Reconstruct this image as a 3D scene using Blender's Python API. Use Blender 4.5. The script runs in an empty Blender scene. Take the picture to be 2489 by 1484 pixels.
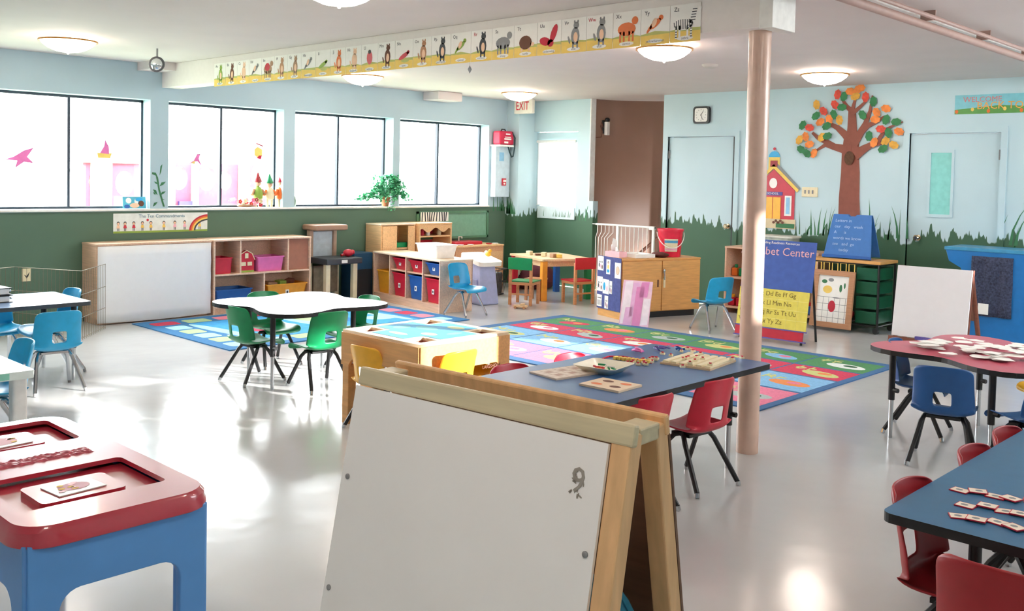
import bpy, bmesh, math, random
from mathutils import Matrix, Vector
random.seed(7)
C = bpy.context.scene.collection
SC = bpy.context.scene
PI = math.pi

# ---------------------------------------------------------------- camera
F_PX, YAW, PITCH, ROLL, CX, CY, CAM_H = 2333.5, 2.33478, .0409827, .0219464, 1244.5, 522.4, 1.52
_fw = Vector((math.cos(YAW)*math.cos(PITCH), math.sin(YAW)*math.cos(PITCH), -math.sin(PITCH)))
_rt = Vector((math.sin(YAW), -math.cos(YAW), 0)); _up = _rt.cross(_fw)
_r2 = _rt*math.cos(ROLL)+_up*math.sin(ROLL); _u2 = _up*math.cos(ROLL)-_rt*math.sin(ROLL)
cam = bpy.data.objects.new('camera', bpy.data.cameras.new('camera')); C.objects.link(cam); SC.camera = cam
cam.matrix_world = Matrix(((_r2.x, _u2.x, -_fw.x, 0), (_r2.y, _u2.y, -_fw.y, 0), (_r2.z, _u2.z, -_fw.z, CAM_H), (0, 0, 0, 1)))
cam.data.sensor_width = 36; cam.data.lens = F_PX/2489*36
cam.data.shift_y = -(742-CY)/2489; cam.data.clip_start = .05; cam.data.clip_end = 200
def ray(px, py): return _r2*((px-CX)/F_PX) - _u2*((py-CY)/F_PX) + _fw
def at(px, py, axis, val):            # where the sight line of a photo point meets a real plane
    d = ray(px, py); o = Vector((0, 0, CAM_H)); return o + d*((val-o[axis])/d[axis])

# ---------------------------------------------------------------- world, sun, exposure
w = bpy.data.worlds.new('sky'); SC.world = w; w.use_nodes = True
bg = w.node_tree.nodes['Background']; bg.inputs[0].default_value = (.93, .98, 1, 1); bg.inputs[1].default_value = 5.2
sun = bpy.data.objects.new('sun', bpy.data.lights.new('sun', 'SUN')); C.objects.link(sun)
sun.data.energy = 5.5; sun.data.angle = .02; sun.data.color = (1, .97, .92)
sun.rotation_euler = Vector((-1, -.5, -.33)).to_track_quat('-Z', 'Y').to_euler()
SC.view_settings.view_transform = 'Standard'; SC.view_settings.look = 'None'
SC.view_settings.exposure = 1.98; SC.view_settings.gamma = 1; SC.view_settings.use_curve_mapping = False
SC.cycles.use_denoising = True; SC.cycles.max_bounces = 8; SC.cycles.diffuse_bounces = 5; SC.cycles.glossy_bounces = 3
SC.cycles.transparent_max_bounces = 12; SC.cycles.sample_clamp_indirect = 6; SC.cycles.caustics_reflective = False
LAMP = 8.0

# ---------------------------------------------------------------- materials
def lin(h):
    h = h.lstrip('#'); r = [int(h[i:i+2], 16)/255 for i in (0, 2, 4)]
    return tuple((c/12.92 if c <= .04045 else ((c+.055)/1.055)**2.4) for c in r)+(1,)
_m = {}
def mat(name, col, rough=.5, metal=0, var=.06, scale=18, spec=.5, coat=0, emit=0, stretch=None):
    if name in _m: return _m[name]
    m = bpy.data.materials.new(name); m.use_nodes = True; nt = m.node_tree; b = nt.nodes['Principled BSDF']
    c = lin(col)
    tc = nt.nodes.new('ShaderNodeTexCoord'); nz = nt.nodes.new('ShaderNodeTexNoise'); nz.inputs['Scale'].default_value = scale
    nz.inputs['Detail'].default_value = 3
    if stretch:
        mp = nt.nodes.new('ShaderNodeMapping'); mp.inputs['Scale'].default_value = stretch
        nt.links.new(tc.outputs['Object'], mp.inputs[0]); nt.links.new(mp.outputs[0], nz.inputs[0])
    else: nt.links.new(tc.outputs['Object'], nz.inputs[0])
    rp = nt.nodes.new('ShaderNodeValToRGB')
    rp.color_ramp.elements[0].position = .3; rp.color_ramp.elements[1].position = .7
    rp.color_ramp.elements[0].color = tuple(x*(1-var) for x in c[:3])+(1,)
    rp.color_ramp.elements[1].color = tuple(min(1, x*(1+var)) for x in c[:3])+(1,)
    nt.links.new(nz.outputs[0], rp.inputs[0]); nt.links.new(rp.outputs[0], b.inputs['Base Color'])
    b.inputs['Roughness'].default_value = rough; b.inputs['Metallic'].default_value = metal
    b.inputs['Specular IOR Level'].default_value = spec; b.inputs['Coat Weight'].default_value = coat
    b.inputs['Coat Roughness'].default_value = .08
    if emit: b.inputs['Emission Color'].default_value = c; b.inputs['Emission Strength'].default_value = emit
    _m[name] = m; return m
def wood(name, col, rough=.4, st=(3, 40, 40)): return mat(name, col, rough, var=.12, scale=1.6, stretch=st)
def glass(name, fac=.06, tint=(1, 1, 1, 1)):
    m = bpy.data.materials.new(name); m.use_nodes = True; nt = m.node_tree; nt.nodes.clear()
    o = nt.nodes.new('ShaderNodeOutputMaterial'); mx = nt.nodes.new('ShaderNodeMixShader'); t = nt.nodes.new('ShaderNodeBsdfTransparent')
    g = nt.nodes.new('ShaderNodeBsdfGlossy'); g.inputs['Roughness'].default_value = .03; t.inputs[0].default_value = tint
    mx.inputs[0].default_value = fac
    nt.links.new(t.outputs[0], mx.inputs[1]); nt.links.new(g.outputs[0], mx.inputs[2]); nt.links.new(mx.outputs[0], o.inputs[0]); return m
def wall_paint(name, low, high, z0, spike, rough=.55):
    """two coats of paint on one wall: a green band below, sky blue above, with a ragged grass line"""
    m = bpy.data.materials.new(name); m.use_nodes = True; nt = m.node_tree; b = nt.nodes['Principled BSDF']; N = nt.nodes.new; L = nt.links.new
    g = N('ShaderNodeNewGeometry'); s = N('ShaderNodeSeparateXYZ'); L(g.outputs['Position'], s.inputs[0])
    def mt(op, a, b_=None):
        n = N('ShaderNodeMath'); n.operation = op
        for i, q in enumerate((a, b_)):
            if q is None: continue
            if hasattr(q, 'node'): L(q, n.inputs[i])
            else: n.inputs[i].default_value = q
        return n.outputs[0]
    u = mt('SUBTRACT', s.outputs['X'], s.outputs['Y'])
    zz = mt('MULTIPLY', s.outputs['Z'], .12)
    cb = N('ShaderNodeCombineXYZ'); L(u, cb.inputs[0]); L(zz, cb.inputs[1])
    n1 = N('ShaderNodeTexNoise'); n1.inputs['Scale'].default_value = 22; n1.inputs['Detail'].default_value = 2; L(cb.outputs[0], n1.inputs[0])
    n2 = N('ShaderNodeTexNoise'); n2.inputs['Scale'].default_value = 3.1; L(cb.outputs[0], n2.inputs[0])
    h = mt('ADD', mt('MULTIPLY', mt('POWER', n1.outputs[0], 4.0), spike*5), mt('MULTIPLY', mt('SUBTRACT', n2.outputs[0], .5), spike*1.6))
    h = mt('ADD', h, z0)
    f = mt('SMOOTH_MIN', 0, 0); f.node.operation = 'SUBTRACT'; L(s.outputs['Z'], f.node.inputs[0]); L(h, f.node.inputs[1])
    f = mt('MULTIPLY', f, 60); f.node.use_clamp = True
    mx = N('ShaderNodeMix'); mx.data_type = 'RGBA'; mx.inputs[6].default_value = lin(low); mx.inputs[7].default_value = lin(high); L(f, mx.inputs[0])
    n3 = N('ShaderNodeTexNoise'); n3.inputs['Scale'].default_value = 2.2; L(g.outputs['Position'], n3.inputs[0])
    hs = N('ShaderNodeHueSaturation'); L(mt('ADD', mt('MULTIPLY', n3.outputs[0], .14), .93), hs.inputs['Value']); L(mx.outputs[2], hs.inputs['Color'])
    L(hs.outputs[0], b.inputs['Base Color']); b.inputs['Roughness'].default_value = rough; b.inputs['Specular IOR Level'].default_value = .3
    return m
P = {}
P['white'] = mat('white_plastic', '#eeeeea', .4)
P['paper'] = mat('paper', '#f2f1ec', .8, var=.02)
P['black'] = mat('black_paint', '#17181b', .4)
P['dark'] = mat('dark_grey', '#3c4148', .5)
P['chrome'] = mat('chrome', '#c9ccd0', .18, 1, var=.02)
P['birch'] = wood('birch', '#dcb498'); P['birch2'] = wood('birch_edge', '#e8c6ac'); P['maple'] = wood('maple', '#d9a468', .35)
P['pine'] = wood('pine', '#d6ad7c', .5); P['oak'] = wood('oak_cupboard', '#dba35f', .4, (4, 4, 30)); P['mahog'] = wood('mahogany', '#7a4230', .4)
P['brownw'] = wood('brown_wood', '#b88560', .5)
P['red'] = mat('red_plastic', '#c41f38', .35); P['green'] = mat('green_plastic', '#0c8c55', .35); P['blue'] = mat('blue_plastic', '#1f5aa6', .35)
P['sky'] = mat('turquoise_plastic', '#22a6da', .35); P['navyc'] = mat('dark_blue_plastic', '#15508f', .35); P['yellow'] = mat('yellow_plastic', '#f0b52e', .35)
P['maroon'] = mat('dark_red_plastic', '#a01f28', .4); P['orange'] = mat('orange', '#e2702c', .5); P['pink'] = mat('pink', '#e06fae', .45)
P['ltpink'] = mat('pale_pink', '#f0b8cc', .6); P['lime'] = mat('lime', '#8fae4a', .6); P['cream'] = mat('cream', '#e8dcb8', .5)
P['lav'] = mat('lavender', '#a9b3dc', .5); P['brown'] = mat('brown', '#6e4331', .7); P['tan'] = mat('tan', '#a98467', .6); P['skin'] = mat('peach', '#f0c8a8', .7)
P['ltblue'] = mat('light_blue', '#8fc4e4', .5); P['grey'] = mat('mid_grey', '#8a8c8e', .6); P['navy'] = mat('navy_fabric', '#3a4a8c', .8)
P['grass'] = mat('grass_paint', '#3d7a52', .7); P['ochre'] = mat('ochre', '#efcd6a', .7); P['purple'] = mat('purple', '#5c4f9c', .5)
P['cblue'] = mat('cobalt', '#2c68b4', .45, var=.1, scale=8)

# ---------------------------------------------------------------- mesh helpers
class MB:
    def __init__(s): s.v = []; s.f = []; s.mi = []; s.T = Matrix.Identity(4)
    def add(s, vs, fs, m=0):
        o = len(s.v); s.v += [tuple(s.T @ Vector(p)) for p in vs]
        for f in fs: s.f.append([i+o for i in f]); s.mi.append(m)
        return s
    def box(s, x0, y0, z0, x1, y1, z1, m=0):
        return s.add([(x0, y0, z0), (x1, y0, z0), (x1, y1, z0), (x0, y1, z0), (x0, y0, z1), (x1, y0, z1), (x1, y1, z1), (x0, y1, z1)],
              [(3, 2, 1, 0), (4, 5, 6, 7), (0, 1, 5, 4), (1, 2, 6, 5), (2, 3, 7, 6), (3, 0, 4, 7)], m)
    def poly(s, pts, m=0): return s.add(pts, [list(range(len(pts)))], m)
    def prism(s, pts, z0, z1, m=0, ms=None):
        n = len(pts); vs = [(p[0], p[1], z0) for p in pts]+[(p[0], p[1], z1) for p in pts]
        s.add(vs, [list(range(n-1, -1, -1)), list(range(n, 2*n))], m)
        return s.add(vs, [(i, (i+1) % n, n+(i+1) % n, n+i) for i in range(n)], m if ms is None else ms)
    def tube(s, pts, r, n=8, m=0, r2=None):
        pts = [Vector(p) for p in pts]; k = len(pts); vs = []; prev = None
        for i, p in enumerate(pts):
            d = (pts[min(i+1, k-1)]-pts[max(i-1, 0)]).normalized()
            a = Vector((0, 0, 1)) if prev is None else prev
            if abs(d.dot(a)) > .95 and prev is None: a = Vector((1, 0, 0))
            x = (a - d*a.dot(d)).normalized(); y = d.cross(x); prev = x
            rr = r if r2 is None else r+(r2-r)*i/(k-1)
            vs += [p+x*math.cos(2*PI*j/n)*rr+y*math.sin(2*PI*j/n)*rr for j in range(n)]
        fs = [(i*n+j, i*n+(j+1) % n, (i+1)*n+(j+1) % n, (i+1)*n+j) for i in range(k-1) for j in range(n)]
        fs += [list(range(n-1, -1, -1)), list(range((k-1)*n, k*n))]
        return s.add(vs, fs, m)
    def lathe(s, prof, n=20, cx=0, cy=0, m=0, cap=True):
        vs = [(cx+r*math.cos(2*PI*j/n), cy+r*math.sin(2*PI*j/n), z) for r, z in prof for j in range(n)]
        fs = [(i*n+j, i*n+(j+1) % n, (i+1)*n+(j+1) % n, (i+1)*n+j) for i in range(len(prof)-1) for j in range(n)]
        if cap: fs += [list(range(n-1, -1, -1)), list(range((len(prof)-1)*n, len(prof)*n))]
        return s.add(vs, fs, m)
    def ball(s, c, r, m=0, n=10, k=7):
        if not hasattr(r, '__len__'): r = (r, r, r)
        vs = [(c[0]+r[0]*math.sin(PI*i/k)*math.cos(2*PI*j/n), c[1]+r[1]*math.sin(PI*i/k)*math.sin(2*PI*j/n), c[2]-r[2]*math.cos(PI*i/k)) for i in range(k+1) for j in range(n)]
        return s.add(vs, [(i*n+j, i*n+(j+1) % n, (i+1)*n+(j+1) % n, (i+1)*n+j) for i in range(k) for j in range(n)], m)
    def disc(s, u, v, ru, rv, w, m=0, n=14, a=0, th=.0006):     # flat printed ellipse in the plane of s.T
        ca, sa = math.cos(a), math.sin(a)
        return s.poly([(u+ca*ru*math.cos(t)-sa*rv*math.sin(t), v+sa*ru*math.cos(t)+ca*rv*math.sin(t), w) for t in [2*PI*i/n for i in range(n)]], m)
    def rect(s, u0, v0, u1, v1, w, m=0): return s.poly([(u0, v0, w), (u1, v0, w), (u1, v1, w), (u0, v1, w)], m)
    def build(s, name, mats, parent=None, bevel=0, smooth=False, sub=0, solid=0, seg=2):
        me = bpy.data.meshes.new(name); me.from_pydata(s.v, [], s.f)
        for mm in (mats if isinstance(mats, (list, tuple)) else [mats]): me.materials.append(mm)
        me.polygons.foreach_set('material_index', s.mi)
        if smooth: me.polygons.foreach_set('use_smooth', [True]*len(me.polygons))
        me.update(); o = bpy.data.objects.new(name, me); C.objects.link(o); o.parent = parent
        if smooth and not sub:
            bm = bmesh.new(); bm.from_mesh(me); bmesh.ops.remove_doubles(bm, verts=bm.verts, dist=1e-5)
            for e in bm.edges: e.smooth = not (len(e.link_faces) == 2 and e.calc_face_angle(0) > .7)
            bm.to_mesh(me); bm.free()
        if solid: d = o.modifiers.new('s', 'SOLIDIFY'); d.thickness = solid; d.offset = 0
        if bevel: d = o.modifiers.new('b', 'BEVEL'); d.width = bevel; d.segments = seg; d.limit_method = 'ANGLE'
        if sub: d = o.modifiers.new('u', 'SUBSURF'); d.levels = sub; d.render_levels = sub
        return o
def thing(name, label, cat, loc=(0, 0, 0), rz=0, group=None):
    o = bpy.data.objects.new(name, None); C.objects.link(o); o.location = loc; o.rotation_euler = (0, 0, rz); o.empty_display_size = .1
    return tag(o, label, cat, group)
def tag(o, label, cat, group=None):
    o['label'] = label; o['category'] = cat
    if group: o['group'] = group
    elif 'group' in o: del o['group']
    return o
def struct(o): o['kind'] = 'structure'; return o
def dup(o, parent=None):
    c = o.copy(); C.objects.link(c); c.parent = parent
    for ch in list(o.children): dup(ch, c)
    return c
def rrect(x0, y0, x1, y1, r, n=5):
    out = []
    for cx, cy, a0 in ((x1-r, y0+r, -PI/2), (x1-r, y1-r, 0), (x0+r, y1-r, PI/2), (x0+r, y0+r, PI)):
        out += [(cx+r*math.cos(a0+PI/2*i/n), cy+r*math.sin(a0+PI/2*i/n)) for i in range(n+1)]
    return out
def curve_mesh(name, build, mats, parent, M=None):
    cu = bpy.data.curves.new(name, 'CURVE'); cu.dimensions = '2D'; cu.fill_mode = 'BOTH'; build(cu)
    return _conv(cu, name, mats, parent, M)
def _conv(cu, name, mats, parent, M):
    t = bpy.data.objects.new('t', cu); C.objects.link(t); bpy.context.view_layer.update()
    me = bpy.data.meshes.new_from_object(t.evaluated_get(bpy.context.evaluated_depsgraph_get()))
    bpy.data.objects.remove(t); me.name = name
    if M: me.transform(M)
    me.materials.clear()
    for mm in (mats if isinstance(mats, (list, tuple)) else [mats]): me.materials.append(mm)
    o = bpy.data.objects.new(name, me); C.objects.link(o); o.parent = parent; return o
def plate(name, outer, holes, th, mats, parent, M=None, bev=0):
    def b(cu):
        cu.extrude = th/2; cu.bevel_depth = bev
        for pts in [outer]+holes:
            sp = cu.splines.new('POLY'); sp.points.add(len(pts)-1); sp.use_cyclic_u = True
            for i, p in enumerate(pts): sp.points[i].co = (p[0], p[1], 0, 1)
    return curve_mesh(name, b, mats, parent, M)
def circ(cx, cy, r, n=20, ry=None): return [(cx+r*math.cos(2*PI*i/n), cy+(ry or r)*math.sin(2*PI*i/n)) for i in range(n)]
def text(s, size, m, parent, M, name='lettering', align='CENTER', ex=.0008, shear=0, sx=1):
    cu = bpy.data.curves.new(name, 'FONT'); cu.body = s; cu.size = size; cu.extrude = ex; cu.align_x = align; cu.align_y = 'CENTER'; cu.shear = shear
    cu.resolution_u = 2
    return _conv(cu, name, m, parent, M @ Matrix.Scale(sx, 4, (1, 0, 0)))
def frame(o, u, v):                   # plane matrix: local x -> u, local y -> v, local z -> u x v
    u = Vector(u).normalized(); v = Vector(v).normalized(); n = u.cross(v)
    return Matrix(((u.x, v.x, n.x, o[0]), (u.y, v.y, n.y, o[1]), (u.z, v.z, n.z, o[2]), (0, 0, 0, 1)))
FAR = lambda x, y, z: frame((x, y, z), (1, 0, 0), (0, 0, 1))       # faces -y
LEFTW = lambda x, y, z: frame((x, y, z), (0, 1, 0), (0, 0, 1))     # faces +x

# ================================================================ SETTING
XW, YF, ZC = -9.5, 10.1, 2.58
XR, YB = .75, -2.5
mfloor = bpy.data.materials.new('vinyl_floor'); mfloor.use_nodes = True
nt = mfloor.node_tree; b = nt.nodes['Principled BSDF']; tc = nt.nodes.new('ShaderNodeTexCoord')
n1 = nt.nodes.new('ShaderNodeTexNoise'); n1.inputs['Scale'].default_value = 1.3; n1.inputs['Detail'].default_value = 6
rp = nt.nodes.new('ShaderNodeValToRGB'); rp.color_ramp.elements[0].color = (.50, .50, .50, 1); rp.color_ramp.elements[1].color = (.63, .635, .635, 1)
nt.links.new(tc.outputs['Object'], n1.inputs[0]); nt.links.new(n1.outputs[0], rp.inputs[0]); nt.links.new(rp.outputs[0], b.inputs['Base Color'])
r2 = nt.nodes.new('ShaderNodeValToRGB'); r2.color_ramp.elements[0].color = (.12,)*3+(1,); r2.color_ramp.elements[1].color = (.22,)*3+(1,)
nt.links.new(n1.outputs[0], r2.inputs[0]); nt.links.new(r2.outputs[0], b.inputs['Roughness']); b.inputs['Specular IOR Level'].default_value = .6
nz = nt.nodes.new('ShaderNodeTexNoise'); nz.inputs['Scale'].default_value = 3; bp = nt.nodes.new('ShaderNodeBump'); bp.inputs['Strength'].default_value = .06; bp.inputs['Distance'].default_value = .05
nt.links.new(tc.outputs['Object'], nz.inputs[0]); nt.links.new(nz.outputs[0], bp.inputs['Height']); nt.links.new(bp.outputs[0], b.inputs['Normal'])
struct(MB().box(XW-.25, YB-.2, -.1, XR+.2, YF+.02, 0).build('floor', mfloor))
mceil = mat('ceiling_paint', '#d8d0cd', .8, var=.02, scale=3)
struct(MB().box(XW-.6, YB-.2, ZC, XR+.4, 12.2, ZC+.15).build('ceiling', mceil))
MURAL = wall_paint('mural_paint', '#456750', '#bfd7de', .93, .16)
WPAINT = wall_paint('window_wall_paint', '#587361', '#b2cad4', 1.07, 0.0)
# window wall
WIN = [(1.35, 2.85), (3.04, 4.54), (4.735, 6.12), (6.27, 7.72), (7.83, 9.42)]  # first opening is unseen, added to let in more daylight
SZ, TZ = 1.10, 2.215
b = MB(); x0, x1 = XW-.25, XW
b.box(x0, YB-.2, 0, x1, YF+.2, SZ-.02); b.box(x0, YB-.2, TZ, x1, YF+.2, ZC)
ys = [YB-.2]+[q for w_ in WIN for q in w_]+[YF+.2]
for i in range(0, len(ys), 2): b.box(x0, ys[i], SZ-.02, x1, ys[i+1], TZ)
struct(b.build('wall_left', WPAINT))
struct(MB().box(XW-.24, 1.3, SZ-.02, XW+.02, 9.44, SZ).build('trim_1', P['white'], bevel=.003))
# bare pilaster in the corner with the mural carried round it
struct(MB().box(XW, 9.78, 0, XW+.23, YF, ZC).build('trim_2', MURAL))
mbronze = mat('bronze_frame', '#1f3040', .4); mgl = glass('window_glass')
for i, (ya, yb) in enumerate(WIN):
    r = bpy.data.objects.new('window_%d' % (i+1), None); C.objects.link(r); r.location = (XW-.19, (ya+yb)/2, SZ); struct(r)
    h = (yb-ya)/2; H_ = TZ-SZ; fb = MB()
    fb.box(-.02, -h, 0, .02, -h+.02, H_); fb.box(-.02, h-.02, 0, .02, h, H_); fb.box(-.02, -h, 0, .02, h, .022); fb.box(-.02, -h, H_-.025, .02, h, H_)
    fb.build('window_frame', mbronze, r)
    MB().box(-.02, -.013, .02, .025, .013, H_-.02).build('mullion', mbronze, r)
    for s_ in (-1, 1): MB().box(-.006 if s_ < 0 else .004, min(0, s_*(h-.02)), .02, -.003 if s_ < 0 else .007, max(0, s_*(h-.02)), H_-.02).build('window_pane', mgl, r)
# far wall with door openings and the stair opening
DR = [(-9.27, -8.46, 2.15), (-8.25, -7.06, ZC), (-6.98, -6.02, 2.05), (-3.96, -3.07, 2.05)]
b = MB(); xs = [XW]+[q for d in DR for q in d[:2]]+[XR+.2]
for i in range(0, len(xs), 2): b.box(xs[i], YF, 0, xs[i+1], YF+.12, ZC)
for a, c_, zt in DR:
    if zt < ZC: b.box(a, YF, zt, c_, YF+.12, ZC)
# painted grass blades, part of the wall painting
rg = random.Random(3)
def blade(mb, x, z, h, lean, wd, y):
    pts = []
    for t in (0, .35, .7, 1): pts.append((x+lean*t*t-wd*(1-t)/2, z+h*t))
    for t in (.7, .35, 0): pts.append((x+lean*t*t+wd*(1-t)/2, z+h*t))
    mb.poly([(p, y, q) for p, q in pts], 1)
for xa, xb, n in ((-7.05, -6.99, 2), (-5.95, -5.7, 4), (-5.2, -4.75, 12), (-4.45, -3.97, 13), (-3.05, -2.3, 18), (-8.44, -8.28, 3)):
    for k in range(n): blade(b, rg.uniform(xa, xb), .93, rg.uniform(.12, .34), rg.uniform(-.09, .09), rg.uniform(.012, .028), YF-.0015)
for (x, h, l) in ((-3.95, .3, -.02), (-2.95, .42, .16), (-2.9, .3, .1), (-4.35, .42, -.02), (-4.05, .35, -.08)): blade(b, x, .95, h, l, .03, YF-.0018)
struct(b.build('wall_far', [MURAL, P['grass']]))
# window wall blades by the corner and on the pier, painted
b = MB(); b.T = Matrix(((0, 1, 0, XW+.0015), (1, 0, 0, 0), (0, 0, 1, 0), (0, 0, 0, 1)))
for k in range(9): blade(b, rg.uniform(9.46, 9.76), 1.02, rg.uniform(.1, .35), rg.uniform(-.05, .05), .022, 0)
b.T = Matrix.Identity(4)
for k in range(11): blade(b, rg.uniform(-9.48, -9.29), .98, rg.uniform(.12, .42), rg.uniform(-.06, .06), .03, 9.7785)
b.T = Matrix(((0, 1, 0, XW+.0015), (1, 0, 0, 0), (0, 0, 1, 0), (0, 0, 0, 1)))
b.poly([(4.68, 0, 1.12), (4.70, 0, 1.12), (4.645, 0, 1.3), (4.625, 0, 1.42), (4.60, 0, 1.47), (4.56, 0, 1.475), (4.56, 0, 1.455), (4.60, 0, 1.44), (4.63, 0, 1.28)], 1)
for (y_, z_, dy, dz) in ((4.64, 1.44, .03, .12), (4.64, 1.33, .07, .05), (4.62, 1.35, -.04, .03), (4.65, 1.24, .06, .04), (4.62, 1.24, -.05, .06), (4.6, 1.24, -.03, .03), (4.66, 1.2, .04, -.01), (4.57, 1.12, .05, .05)):
    b.poly([(y_, 0, z_), (y_+dy*.6, 0, z_+dz*.35), (y_+dy, 0, z_+dz), (y_+dy*.3, 0, z_+dz*.8)], 1)
struct(b.build('trim_3', [MURAL, P['grass']]))
# stair opening: curved brown wall, dark well
b = MB(); arc = [(-8.25+1.35*(1-math.cos(t)), 10.1+1.0*math.sin(t)) for t in [PI/2*i/16 for i in range(0, 17)]]
brown = mat('stair_brown', '#8e6c5a', .45, var=.05, scale=3)
for i in range(len(arc)-1):
    (xa, ya), (xb, yb) = arc[i], arc[i+1]
    fz = lambda x: -2 if x < -7.75 else .55+(x+7.75)*1.3     # the stair soffit rises to the right over the dark well
    b.add([(xa, ya, fz(xa)), (xb, yb, fz(xb)), (xb, yb, ZC), (xa, ya, ZC), (xa-.04, ya+.05, fz(xa)), (xb-.04, yb+.05, fz(xb)), (xb-.04, yb+.05, ZC), (xa-.04, ya+.05, ZC)],
          [(0, 1, 2, 3), (7, 6, 5, 4), (0, 3, 7, 4), (1, 5, 6, 2), (0, 4, 5, 1)])
struct(b.build('wall_stair', brown, smooth=True))
sd = mat('stair_dark', '#2e2420', .8)  # shade of the unlit well put into the colour of its walls
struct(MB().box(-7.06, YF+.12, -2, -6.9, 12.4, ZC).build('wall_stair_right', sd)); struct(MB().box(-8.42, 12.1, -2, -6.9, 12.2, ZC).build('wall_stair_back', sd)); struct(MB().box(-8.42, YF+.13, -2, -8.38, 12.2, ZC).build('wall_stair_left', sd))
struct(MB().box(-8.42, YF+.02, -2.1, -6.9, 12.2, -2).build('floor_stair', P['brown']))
for q in ((-9.35, -8.3), (-7.04, -5.9), (-4.1, -2.95)): struct(MB().box(q[0], YF+.3 if q[0] > -9 else YF+.125, 0, q[1], YF+.34 if q[0] > -9 else YF+.13, .97 if q[0] < -9 else 2.4).build('wall_backing', P['brown']))  # unseen sheets added behind the doors to stop daylight leaking through
struct(MB().box(-8.25, YF-.004, 0, -8.165, YF+.1, 1.2).build('trim_4', MURAL))
struct(MB().box(-8.25, YF-.004, 1.2, -8.235, YF+.1, ZC).build('trim_5', P['white']))
r = struct(bpy.data.objects.new('trim_6', None)); C.objects.link(r)
MB().tube([(-7.12, YF+.85, 1.3), (-7.5, YF+.72, .8), (-8.0, YF+.4, .25)], .022).build('handrail', P['brown'], r, smooth=True)
# doors
def door(n, x0, x1, zt, knob, m=MURAL):
    r = struct(bpy.data.objects.new('door_%d' % n, None)); C.objects.link(r); r.location = ((x0+x1)/2, YF+.02, 0); h = (x1-x0)/2
    d = MB().box(-h+.005, 0, .008, h-.006, .045, zt-.008).build('door_slab', m, r)
    f = MB()
    for s_ in (-1, 1): f.box(min(s_*h, s_*(h+.06)), -.035, 0, max(s_*h, s_*(h+.06)), .02, zt+.06)
    f.box(-h, -.035, zt, h, .02, zt+.06); f.build('door_frame', m, r)
    if knob:
        k = MB(); k.T = frame((knob, -.0, .97), (1, 0, 0), (0, 0, 1)); k.lathe([(.03, 0), (.03, .006), (.012, .01), (.012, .035), (.028, .045), (.03, .06), (.018, .07)], 14)
        k.build('door_knob', mat('steel_knob', '#d8c8a8', .15, 1), d, smooth=True)
    g = MB()
    hx = -h if knob and knob > 0 else h
    for z in (.25, zt-.27): g.tube([(hx+(.012 if hx < 0 else -.012), -.01, z), (hx+(.012 if hx < 0 else -.012), -.01, z+.1)], .01)
    g.build('hinge', P['grey'], d)
    return r, d
r, d = door(1, -6.98, -6.02, 2.05, .40)
MB().box(.455, -.02, .0, .475, .02, 2.04).build('door_gap', P['black'], r)  # black strip painted for the shade in the gap beside the slab
r, d = door(2, -3.96, -3.07, 2.05, -.33)
MB().box(-.225, -.003, 1.22, -.02, .0, 1.85).build('lite', mat('aqua_glass', '#8fd6cf', .25), d)
f = MB()
for q in ((-.25, 1.19, -.225, 1.88), (-.02, 1.19, .005, 1.88), (-.225, 1.19, -.02, 1.22), (-.225, 1.85, -.02, 1.88)): f.box(q[0], -.012, q[1], q[2], 0, q[3])
f.build('lite_trim', MURAL, d)
# corner exit door with a roller blind
BLIND = bpy.data.materials.new('blind_cloth'); BLIND.use_nodes = True; nt = BLIND.node_tree; nt.nodes.clear()
_o, _x, _d, _t = [nt.nodes.new(k) for k in ('ShaderNodeOutputMaterial', 'ShaderNodeMixShader', 'ShaderNodeBsdfDiffuse', 'ShaderNodeBsdfTranslucent')]
_x.inputs[0].default_value = .6; nt.links.new(_d.outputs[0], _x.inputs[1]); nt.links.new(_t.outputs[0], _x.inputs[2]); nt.links.new(_x.outputs[0], _o.inputs[0])
r = struct(bpy.data.objects.new('door_3', None)); C.objects.link(r); r.location = (-8.865, YF+.05, 0)
plate('door_slab', [(-.4, 0), (.4, 0), (.4, 2.14), (-.4, 2.14)], [[(-.33, .98), (.34, .98), (.34, 2.02), (-.33, 2.02)]], .04, MURAL, r, frame((0, .03, 0), (1, 0, 0), (0, 0, 1)))
MB().box(-.33, .035, .98, .34, .04, 2.02).build('door_pane', mgl, r)
MB().box(-.35, -.028, 1.12, .35, -.022, 2.0).build('roller_blind', BLIND, r)
MB().tube([(-.36, -.03, 2.01), (.36, -.03, 2.01)], .02).tube([(-.35, -.028, 1.12), (.35, -.028, 1.12)], .006).build('blind_roller', P['white'], r, smooth=True)
b = MB().box(-.35, -.014, .93, .34, .008, 1.10)
for k in range(12): blade(b, rg.uniform(-.3, .3), .96, rg.uniform(.05, .13), rg.uniform(-.03, .03), .012, -.0155)
b.build('painted_panel', [mat('pale_wall', '#cfe0e2', .6), P['grass']], r)
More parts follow.
